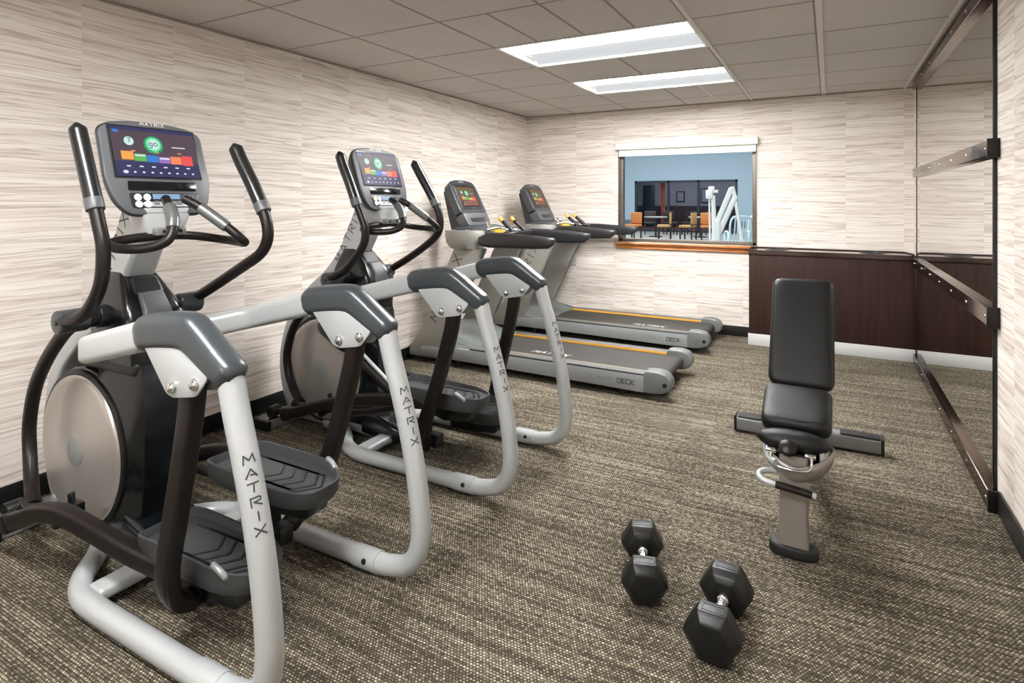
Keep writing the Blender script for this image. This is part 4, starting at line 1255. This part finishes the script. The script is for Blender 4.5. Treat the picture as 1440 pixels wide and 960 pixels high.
# ================================================================== WEIGHT BENCH
def make_bench():
    global OFF
    root = empty('weight_bench', (-.118, 2.42, 0)); OFF = Vector((-.118, 2.42, 0))
    tag(root, 'adjustable weight bench with black pads standing on the carpet before the cabinet', 'bench')
    cx = -.118
    # local frame: x sideways, y away from the camera; the column stands on the front foot
    bm = BM()
    foot = roundpoly([(-.085 + cx, 2.385), (-.045 + cx, 2.362), (.045 + cx, 2.362), (.085 + cx, 2.385), (.085 + cx, 2.43), (.05 + cx, 2.455), (-.05 + cx, 2.455), (-.085 + cx, 2.43)], .03, 4)
    prism(bm, foot, 0, .044, 'z', .012, 3); finish(bm, 'front_foot', 'rubber', root, angle=45)
    bm = BM()
    def col(z, y, hx, hy, r=.014): return [(cx + a, y + b, z) for a, b in rrect(hx, hy, r, 4)]
    loft(bm, [col(.028, 2.408, .054, .036), col(.12, 2.412, .050, .034), col(.24, 2.418, .049, .034), col(.34, 2.424, .051, .036), col(.37, 2.428, .051, .036)])
    cl = finish(bm, 'front_column', 'taupe', root, angle=50)
    # raked cowl either side of the column
    bm = BM()
    R = []
    for z, k in ((.245, .0), (.255, .45), (.28, .82), (.315, .98), (.340, .95)):
        R.append([(cx + .008 + (.066 + .062 * k) * math.sin(t), 2.490 - (.03 + .095 * k) * math.cos(t), z + .045 * abs(math.sin(t)) ** 1.5) for t in [math.radians(-115 + 230 * i / 24) for i in range(25)]])
    for a, b in zip(R[:-1], R[1:]):
        A = [bm.verts.new(p) for p in a]; B = [bm.verts.new(p) for p in b]
        for i in range(24): bm.faces.new([A[i], A[i + 1], B[i + 1], B[i]])
    bmesh.ops.remove_doubles(bm, verts=bm.verts, dist=1e-4)
    sol = finish(bm, 'cowl', 'taupe', root, angle=60)
    md = sol.modifiers.new('thickness', 'SOLIDIFY'); md.thickness = .006
    # spine to the rear cross bar
    bm = BM(); sweep(bm, smoothpath([(cx, 2.43, .32), (cx, 2.60, .29), (cx, 2.95, .19), (cx, 3.30, .09), (cx, 3.53, .055)], 6), rrect(.034, .030, .010, 3)); finish(bm, 'spine', 'taupe', root, angle=45)
    bm = BM(); sweep(bm, [(cx - .13, 3.56, .052), (cx, 3.56, .052), (cx + .13, 3.56, .052)], rrect(.042, .034, .012, 3)); cbx = finish(bm, 'rear_cross_bar', 'silver2', root, angle=45)
    for s in (-1, 1):
        bm = BM(); sweep(bm, [(cx + s * .13, 3.56, .050), (cx + s * .352, 3.56, .050)], rrect(.040, .036, .016, 4)); ft = finish(bm, 'rear_foot', 'silver2', root, angle=45)
        bm = BM(); box(bm, (cx + s * .255 - .090, 3.527, .080), (cx + s * .255 + .092, 3.593, .096), .006, 3); finish(bm, 'step_pad', 'rubber', ft)
        bm = BM(); box(bm, (cx + s * .356 - .008, 3.520, .006), (cx + s * .356 + .008, 3.600, .096), .008, 3); finish(bm, 'end_cap', 'black', ft)
    # carrying handle bent round the column
    bm = BM(); tube(bm, [(cx + .01, 2.425, .290), (cx - .07, 2.42, .292), (cx - .105, 2.40, .292), (cx - .118, 2.375, .288), (cx - .105, 2.35, .281), (cx - .06, 2.342, .275), (cx + .02, 2.342, .268), (cx + .075, 2.342, .262)], .0105, 12, 6); hd = finish(bm, 'carry_handle', 'silver', root)
    bm = BM(); tube(bm, [(cx - .058, 2.342, .2752), (cx + .02, 2.342, .268), (cx + .062, 2.342, .2632)], .0135, 14, 3); finish(bm, 'handle_grip', 'brown', hd)
    # mechanism under the seat
    bm = BM(); tube(bm, [(cx - .085, 2.50, .405), (cx - .098, 2.45, .375), (cx - .085, 2.40, .350), (cx - .06, 2.375, .345)], .012, 12, 5); finish(bm, 'ring_tube', 'silver', root)
    bm = BM(); tube(bm, [(cx - .078, 2.395, .372), (cx - .078, 2.385, .345), (cx - .05, 2.365, .335), (cx, 2.357, .333), (cx + .045, 2.365, .336), (cx + .058, 2.385, .350), (cx + .058, 2.395, .380)], .0052, 10, 6); finish(bm, 'release_wire', 'chrome', root)
    for sx in (-.078, .055):
        bm = BM(); cyl(bm, (cx + sx - .018, 2.40, .378), (cx + sx + .018, 2.40, .378), .011, 14, bev=.002); finish(bm, 'wire_clamp', 'chrome', root)
    bm = BM(); cyl(bm, (cx - .062, 2.405, .376), (cx + .042, 2.405, .368), .009, 12); finish(bm, 'pivot_rod', 'brown', root)
    bm = BM(); lathe(bm, [(.004, -.026), (.018, -.022), (.030, -.010), (.034, .003), (.030, .014), (.016, .022), (.002, .024)], (cx - .018, 2.392, .398), (0, -.6, .8), 24); finish(bm, 'release_knob', 'brown', root)
    bm = BM(); box(bm, (cx + .085, 2.42, .352), (cx + .10, 2.52, .41), .003); finish(bm, 'seat_bracket', 'silver', root)
    bm = BM(); box(bm, (cx - .10, 2.48, .30), (cx + .085, 2.60, .40), .01); finish(bm, 'seat_carrier', 'black', root)
    # pads
    def pad(name, w0, w1, L, th, base, tilt, bow=.02, r=.05, dome=0.0):
        """pad with its back in the plane at base, running up the tilt direction"""
        n = 14; m = 10
        D = Vector((0, math.cos(tilt), math.sin(tilt))); Nn = Vector((0, -math.sin(tilt), math.cos(tilt)))
        bm = BM(); out = []
        corners = [(-w0 / 2, 0), (w0 / 2, 0), (w1 / 2, L), (-w1 / 2, L)]
        ol = roundpoly(corners, r, 6)
        ol = [(x, y - bow * (1 - (2 * x / w0) ** 2) * (1 - y / L) if y < L * .3 else y) for x, y in ol]
        cxx, cyy = 0, L / 2
        rings = []
        for k, (inset, h) in enumerate(((.012, 0), (.003, .008), (0, th * .35), (0, th * .60), (.004, th * .82), (.012, th * .94), (.024, th), (.05, th * 1.02))):
            sx = 1 - inset * 2 / w0; sy = 1 - inset * 2 / L
            rings.append([Vector((cx, 0, 0)) + base + Vector((1, 0, 0)) * (x * sx) + D * (cyy + (y - cyy) * sy) + Nn * h for x, y in ol])
        loft(bm, rings); return finish(bm, name, 'vinylpad', root, angle=60)
    seat_t = math.radians(12)
    p = pad('seat_pad', .250, .258, .272, .068, Vector((0, 2.505, .405)), math.radians(15), .010, .045)
    back_t = math.radians(60)
    b = pad('back_pad', .268, .262, .515, .065, Vector((.004, 2.908, .475)), back_t, .012, .045)
    # nose roll in front of the seat
    bm = BM(); R = []
    for i in range(17):
        t = -1 + 2 * i / 16; w = .128
        k = math.sqrt(max(.02, 1 - abs(t) ** 2.4))
        x = cx - .004 + w * t
        R.append([(x, 2.445 + .055 * k * math.cos(a) * .9, .408 + (.040 * k) * math.sin(a) + .004 * t * 0) for a in [2 * PI * j / 20 for j in range(20)]])
    loft(bm, R); finish(bm, 'nose_pad', 'vinylpad', root, angle=60)
    bm = BM(); prism(bm, roundpoly([(2.78, .30), (2.84, .28), (3.02, .43), (3.14, .66), (3.10, .68), (2.96, .50), (2.84, .42)], .01), cx - .035, cx + .035, 'x', .004); finish(bm, 'back_support', 'taupe', root, angle=45)
    bm = BM(); tube(bm, [(cx, 3.08, .60), (cx, 3.22, .13)], .020, 14, 0); finish(bm, 'back_strut', 'black', root)
    bm = BM(); box(bm, (cx - .04, 2.55, .29), (cx + .04, 2.86, .35), .006); finish(bm, 'pivot_block', 'taupe', root)
    OFF = Vector((0, 0, 0))
make_bench()

# ================================================================== DUMBBELLS
def make_dumbbell(loc, rz, size, label):
    """hex heads along local y; resting on one flat"""
    global OFF
    root = empty('dumbbell', loc, rz); OFF = Vector((0, 0, 0))
    tag(root, label, 'dumbbell', 'rubber hex dumbbells on the carpet')
    R = size / 2 / math.cos(PI / 6)          # corner radius; size = flat to flat
    zc = size / 2 + .0005
    def hexring(y, r):
        return [(r * math.cos(PI / 3 * k), y, zc + r * math.sin(PI / 3 * k)) for k in range(6)]
    for s in (-1, 1):
        bm = BM()
        ys = [(.058, .56), (.066, .80), (.088, 1.0), (.138, 1.0), (.160, .72), (.163, .60)]
        loft(bm, [hexring(s * y, R * k) for y, k in ys])
        bmesh.ops.bevel(bm, geom=[e for e in bm.edges], offset=.0035, segments=2, profile=.5, affect='EDGES', clamp_overlap=True)
        hd = finish(bm, 'head', 'rubberhex', root, angle=30)
        # raised label plate on the top flat
        for q in (PI / 2,):
            bm = BM(); z = zc + size / 2
            a, b = sorted((s * .098, s * .130))
            for lo, hi in (((-.030, a, z - .002), (.030, a + .003, z + .0012)), ((-.030, b - .003, z - .002), (.030, b, z + .0012)), ((-.030, a, z - .002), (-.027, b, z + .0012)), ((.027, a, z - .002), (.030, b, z + .0012))):
                box(bm, lo, hi)
            finish(bm, 'label_frame', 'rubberhex', hd, smooth=False)
    bm = BM()
    lathe(bm, [(.0145, -.070), (.0145, -.050), (.0175, -.048), (.0175, -.040), (.0135, -.037), (.0160, 0), (.0135, .037), (.0175, .040), (.0175, .048), (.0145, .050), (.0145, .070)], (0, 0, zc), (0, 1, 0), 24)
    finish(bm, 'handle', 'knurl', root)
    return root
M['rubberhex'] = mat('hex_rubber', (11, 12, 12), 0.42, 0, 0.0, bump=.12)
M['knurl'] = mat('knurled_chrome', (215, 215, 214), .22, 1.0, bump=.5, bscale=900)
make_dumbbell((-.572, 2.00, 0), math.radians(18), .132, 'black hex dumbbell farther from the camera, left of the other one')
make_dumbbell((-.294, 1.862, 0), math.radians(-1), .142, 'black hex dumbbell nearest the camera, right of the other one')

# ================================================================== POOL HALL BEYOND THE WINDOW
HX0, HX1, HY0, HY1, HH = -13.0, 4.0, YB + .14, 25.0, 4.4
M['hallblue'] = mat('pale_blue_wall_paint', (178, 198, 212), .8)
M['hallband'] = mat('slate_band_paint', (104, 124, 138), .7)
M['halllow'] = mat('pale_lower_wall', (206, 198, 182), .8)
M['deckfloor'] = mat('pool_deck_concrete', (178, 176, 168), .5, speck=.1, bscale=8)
M['darkframe'] = mat('dark_window_mullion', (42, 54, 66), .4)
M['wainscot'] = mat('dark_plum_wainscot', (58, 44, 52), .5)
M['loungewall'] = mat('grey_lounge_wall', (138, 136, 150), .8)
M['carpet2'] = mat('plum_lounge_carpet', (92, 56, 54), .9)
M['curtain'] = mat('copper_drape', (206, 132, 110), .8)
M['orange'] = mat('orange_upholstery', (206, 132, 74), .6)
M['tan'] = mat('tan_upholstery', (190, 150, 96), .6)
M['darkwood'] = mat('dark_chair_frame', (48, 34, 34), .4)
M['tabletop'] = mat('grey_table_top', (168, 170, 176), .4)
M['liftwhite'] = mat('white_powder_coat', (236, 236, 232), .4)
M['plastwhite'] = mat('white_resin', (234, 234, 232), .5)
M['plastblue'] = mat('pale_blue_resin', (198, 222, 230), .5)
M['picture'] = mat('dark_picture', (52, 54, 66), .5)
bm = BM(); box(bm, (HX0 - .1, HY0, -.1), (HX1 + .1, 31.5, 0)); structure('floor_pool', bm, 'deckfloor', smooth=False)
bm = BM(); box(bm, (HX0 - .1, HY0, 0), (HX0, 31.5, HH)); structure('wall_pool_left', bm, 'hallblue', smooth=False)
bm = BM(); box(bm, (HX1, HY0, 0), (HX1 + .1, 31.5, HH)); structure('wall_pool_right', bm, 'hallblue', smooth=False)
bm = BM(); box(bm, (HX0, HY0 - .001, 0), (XL - .12, HY0 + .05, HH)); box(bm, (XR + .12, HY0 - .001, 0), (HX1, HY0 + .05, HH)); box(bm, (XL - .12, HY0 - .001, 2.6), (XR + .12, HY0 + .05, HH)); structure('wall_pool_near', bm, 'hallblue', smooth=False)
bm = BM(); box(bm, (HX0 - .1, HY0, HH), (HX1 + .1, 31.5, HH + .1)); structure('ceiling_pool', bm, 'hallblue', smooth=False)
OX0, OX1, OZ = -7.52, -3.28, 2.20
bm = BM(); box(bm, (HX0, HY1, 0), (OX0, HY1 + .15, HH)); box(bm, (OX1, HY1, 0), (HX1, HY1 + .15, HH)); box(bm, (OX0, HY1, OZ), (OX1, HY1 + .15, HH)); structure('wall_pool_far', bm, 'hallblue', smooth=False)
bm = BM()
for a, b in ((HX0, OX0 - .05), (OX1 + .05, HX1)):
    box(bm, (a, HY1 - .02, .0), (b, HY1, .24))
structure('trim_8', bm, 'halllow', smooth=False)
bm = BM()
for a, b in ((HX0, OX0 - .05), (OX1 + .05, HX1)):
    box(bm, (a, HY1 - .03, .24), (b, HY1, .50))
structure('trim_9', bm, 'hallband', smooth=False)
bm = BM()
for x in (OX0 + .04, -6.07, -4.82, OX1 - .04): box(bm, (x - .045, HY1 - .02, 0), (x + .045, HY1 + .12, OZ))
box(bm, (OX0, HY1 - .02, OZ - .09), (OX1, HY1 + .12, OZ)); box(bm, (OX0, HY1 - .02, 0), (OX1, HY1 + .12, .08))
wf = structure('window_2', bm, 'darkframe', smooth=False)
bm = BM(); box(bm, (OX0 + .05, HY1 + .04, .08), (OX1 - .05, HY1 + .05, OZ - .09)); finish(bm, 'pane', 'glass', wf, smooth=False)
# lounge behind the glazing
bm = BM(); box(bm, (OX0 - 3, 30.0, 0), (OX1 + 3, 30.1, 3)); structure('wall_lounge', bm, 'loungewall', smooth=False)
bm = BM(); box(bm, (OX0 - 3, 29.94, 0), (OX1 + 3, 30.0, 1.08)); structure('trim_10', bm, 'wainscot', smooth=False)
bm = BM(); box(bm, (OX0 - 3, HY1 + .15, .0), (OX1 + 3, 30, .012)); structure('floor_lounge', bm, 'carpet2', smooth=False)
bm = BM(); box(bm, (-8.55, 29.90, 0), (-7.95, 29.95, 2.15), .01); structure('door_1', bm, 'darkframe')
def picture(x, z, w, h, label):
    bm = BM(); box(bm, (x - w / 2, 29.955, z - h / 2), (x + w / 2, 29.999, z + h / 2), .01)
    box(bm, (x - w / 2 + .06, 29.945, z - h / 2 + .06), (x + w / 2 - .06, 29.956, z + h / 2 - .06), 0, mi=1)
    o = finish(bm, 'framed_picture', ['darkframe', 'loungewall'], None, smooth=False); tag(o, label, 'picture', 'pictures in the room beyond the pool')
picture(-6.65, 1.55, .42, .55, 'small framed picture on the far lounge wall, left one seen through the window')
picture(-5.35, 1.60, .62, .75, 'larger framed picture on the far lounge wall, middle of the glazed opening')
picture(-3.75, 1.55, .62, .80, 'framed picture on the far lounge wall, behind the white pool lift')
# drape
bm = BM(); R = []
for i in range(9):
    z = .013 + 2.12 * i / 8; w = .10 + .04 * abs(i - 3) / 5; xo = -6.40
    R.append([(xo + w * (k / 24 - .5) * 1.6, HY1 + .45 + .035 * math.sin(k * 1.6), z) for k in range(25)] + [(xo + w * (k / 24 - .5) * 1.6, HY1 + .47 + .035 * math.sin(k * 1.6), z) for k in range(24, -1, -1)])
loft(bm, R); tag(finish(bm, 'curtain', 'curtain', None), 'copper coloured curtain gathered behind the far glazing', 'curtain')

def prop(name, label, cat, loc, rz=0.0, group=None):
    r = empty(name, loc, rz); tag(r, label, cat, group); return r
def make_chair(label, loc, rz, m='orange', group='chairs by the pool tables'):
    r = prop('dining_chair', label, 'chair', loc, rz, group)
    for sx in (-.2, .2):
        for sy in (-.2, .2):
            bm = BM(); box(bm, (sx - .022, sy - .022, 0), (sx + .022, sy + .022, .44 if sy < 0 else .86), .004); finish(bm, 'leg', 'darkwood', r)
    bm = BM(); box(bm, (-.24, -.24, .42), (.24, .22, .50), .02, 3); finish(bm, 'seat', m, r)
    bm = BM(); box(bm, (-.235, .17, .52), (.235, .225, .92), .03, 3); finish(bm, 'backrest', m, r)
    bm = BM(); box(bm, (-.24, .19, .40), (.24, .215, .54), .004); finish(bm, 'back_frame', 'darkwood', r)
    return r
def make_table(label, loc):
    r = prop('pedestal_table', label, 'table', loc, 0, 'tables in the pool hall')
    bm = BM(); cyl(bm, (0, 0, .715), (0, 0, .75), .42, 28, bev=.008); finish(bm, 'tabletop', 'tabletop', r)
    bm = BM(); cyl(bm, (0, 0, .03), (0, 0, .715), .035, 16); finish(bm, 'pedestal', 'darkwood', r)
    bm = BM(); cyl(bm, (0, 0, 0), (0, 0, .03), .24, 24, bev=.006); finish(bm, 'base', 'darkwood', r)
make_table('round grey table in the pool hall, leftmost one seen through the window', (-5.65, 21.4, 0))
make_table('grey table in the pool hall, between the tan chairs and the white pool lift', (-4.15, 21.9, 0))
make_chair('orange chair with its back to us at the left edge of the window', (-6.15, 20.2, 0), math.radians(160 - 180))
make_chair('tan chair seen side on just right of the leftmost pool hall table', (-5.05, 20.3, 0), math.radians(-80), 'tan')
make_chair('tan chair standing alone in the middle of the view, facing left', (-4.25, 20.3, 0), math.radians(-100), 'tan')
make_chair('orange chair with its back to us, just left of the white pool lift', (-3.62, 20.4, 0), math.radians(12))
for i, (x, y, a, lb) in enumerate(((-5.55, 23.2, 30, 'dark chair in the second row, behind the leftmost table'), (-4.85, 23.4, -20, 'dark chair in the second row, in the middle of the glazed opening'), (-4.05, 23.6, 10, 'dark chair in the second row, behind the tan chair standing alone'), (-6.3, 23.0, 15, 'dark chair in the second row, below the copper curtain'))):
    make_chair(lb, (x, y, 0), math.radians(a), 'darkwood')
# stacked white resin loungers chairs
def make_resin_chair(label, loc, rz, m):
    r = prop('resin_chair', label, 'chair', loc, rz, 'resin chairs beside the pool lift')
    for sx in (-.24, .24):
        bm = BM(); tube(bm, [(sx, -.22, 0), (sx, -.20, .40), (sx, -.20, .60), (sx, .15, .62), (sx, .22, .44)], .022, 10, 4); finish(bm, 'arm_leg', m, r)
        bm = BM(); tube(bm, [(sx, .30, 0), (sx * .95, .22, .44)], .022, 10, 0); finish(bm, 'leg', m, r)
    bm = BM(); box(bm, (-.24, -.22, .38), (.24, .22, .42), .015); finish(bm, 'seat', m, r)
    bm = BM()
    tube(bm, [(-.20, .20, .42), (-.22, .27, .75), (-.17, .31, .95), (0, .32, .98), (.17, .31, .95), (.22, .27, .75), (.20, .20, .42)], .024, 10, 5)
    for x in (-.12, -.06, 0, .06, .12): tube(bm, [(x, .21, .42), (x, .28, .75), (x * .95, .315, .96)], .016, 8, 4)
    finish(bm, 'backrest', m, r)
make_resin_chair('pale blue resin chair directly behind the strap of the pool lift', (-1.82, 13.9, 0), math.radians(200), 'plastblue')
make_resin_chair('white resin chair, middle one right of the pool lift', (-1.50, 14.9, 0), math.radians(190), 'plastwhite')
make_resin_chair('white resin chair at the right edge of the window', (-1.12, 13.9, 0), math.radians(175), 'plastwhite')
# pool lift
pl = prop('pool_lift', 'white pool lift with slanting twin arms seen through the window', 'pool lift', (-1.80, 11.0, 0))
OFF = Vector((-1.80, 11.0, 0))
def arm(name, a, b, hw, hd, parent=pl, m='liftwhite'):
    bm = BM(); A = Vector((a[0], 11.0 + (a[2] if len(a) > 2 else 0), a[1])); B = Vector((b[0], 11.0 + (b[2] if len(b) > 2 else 0), b[1]))
    sweep(bm, [A, B], rrect(hw, hd, min(hw, hd) * .4, 3), up=Vector((0, 1, 0)) if abs((B - A).normalized().z) > .0 else Vector((0, 0, 1))); return finish(bm, name, m, parent, angle=45)
arm('mast', (-1.80, 0), (-1.80, .95), .07, .075)
arm('post', (-1.84, .90), (-1.86, 1.42), .035, .035)
arm('lifting_arm', (-1.79, .93), (-1.54, 1.55), .04, .045)
arm('lifting_arm', (-1.76, .74), (-1.47, 1.42), .04, .045)
arm('head_link', (-1.53, 1.58), (-1.47, 1.34), .035, .035)
arm('hanger', (-1.48, 1.36), (-1.37, .62), .025, .028)
arm('seat_stem', (-1.38, .66), (-1.30, .40), .03, .03)
arm('actuator', (-1.925, 1.38), (-1.915, .55), .014, .014)
bm = BM(); box(bm, (-1.98, 10.93, 1.36), (-1.86, 11.07, 1.52), .02); finish(bm, 'battery_box', 'liftwhite', pl)
bm = BM(); box(bm, (-1.94, 10.95, 1.49), (-1.83, 11.05, 1.585), .02); finish(bm, 'control_head', 'liftwhite', pl)
bm = BM(); box(bm, (-1.87, 10.96, 1.47), (-1.77, 11.04, 1.52), .01); finish(bm, 'side_handle', 'liftwhite', pl)
bm = BM(); box(bm, (-2.10, 10.75, 0), (-1.50, 11.25, .10), .02); finish(bm, 'base', 'liftwhite', pl)
bm = BM(); box(bm, (-1.45, 10.85, .38), (-1.05, 11.2, .43), .02); box(bm, (-1.10, 10.85, .40), (-1.04, 11.2, .75), .02); finish(bm, 'sling_seat', 'plastblue', pl)
OFF = Vector((0, 0, 0))
# unseen area lights of hall and lounge; the last added to brighten the lift
for i, (x, y, e, sx, sy) in enumerate(((-5, 12, 1.0, 6, 4), (-5, 20, 1.0, 8, 5), (-5.5, 27.5, .22, 5, 3), (-2.5, 8.2, .36, 3, 1.5))):
    ld = bpy.data.lights.new('unseen_hall_light', 'AREA'); ld.shape = 'RECTANGLE'; ld.size = sx; ld.size_y = sy; ld.energy = HALL_LIGHT * e
    ld.color = (.96, .98, 1.0)
    lo = bpy.data.objects.new('unseen_hall_light', ld); C.objects.link(lo); lo.location = (x, y, (HH - .05) if y < 25 else 2.9)
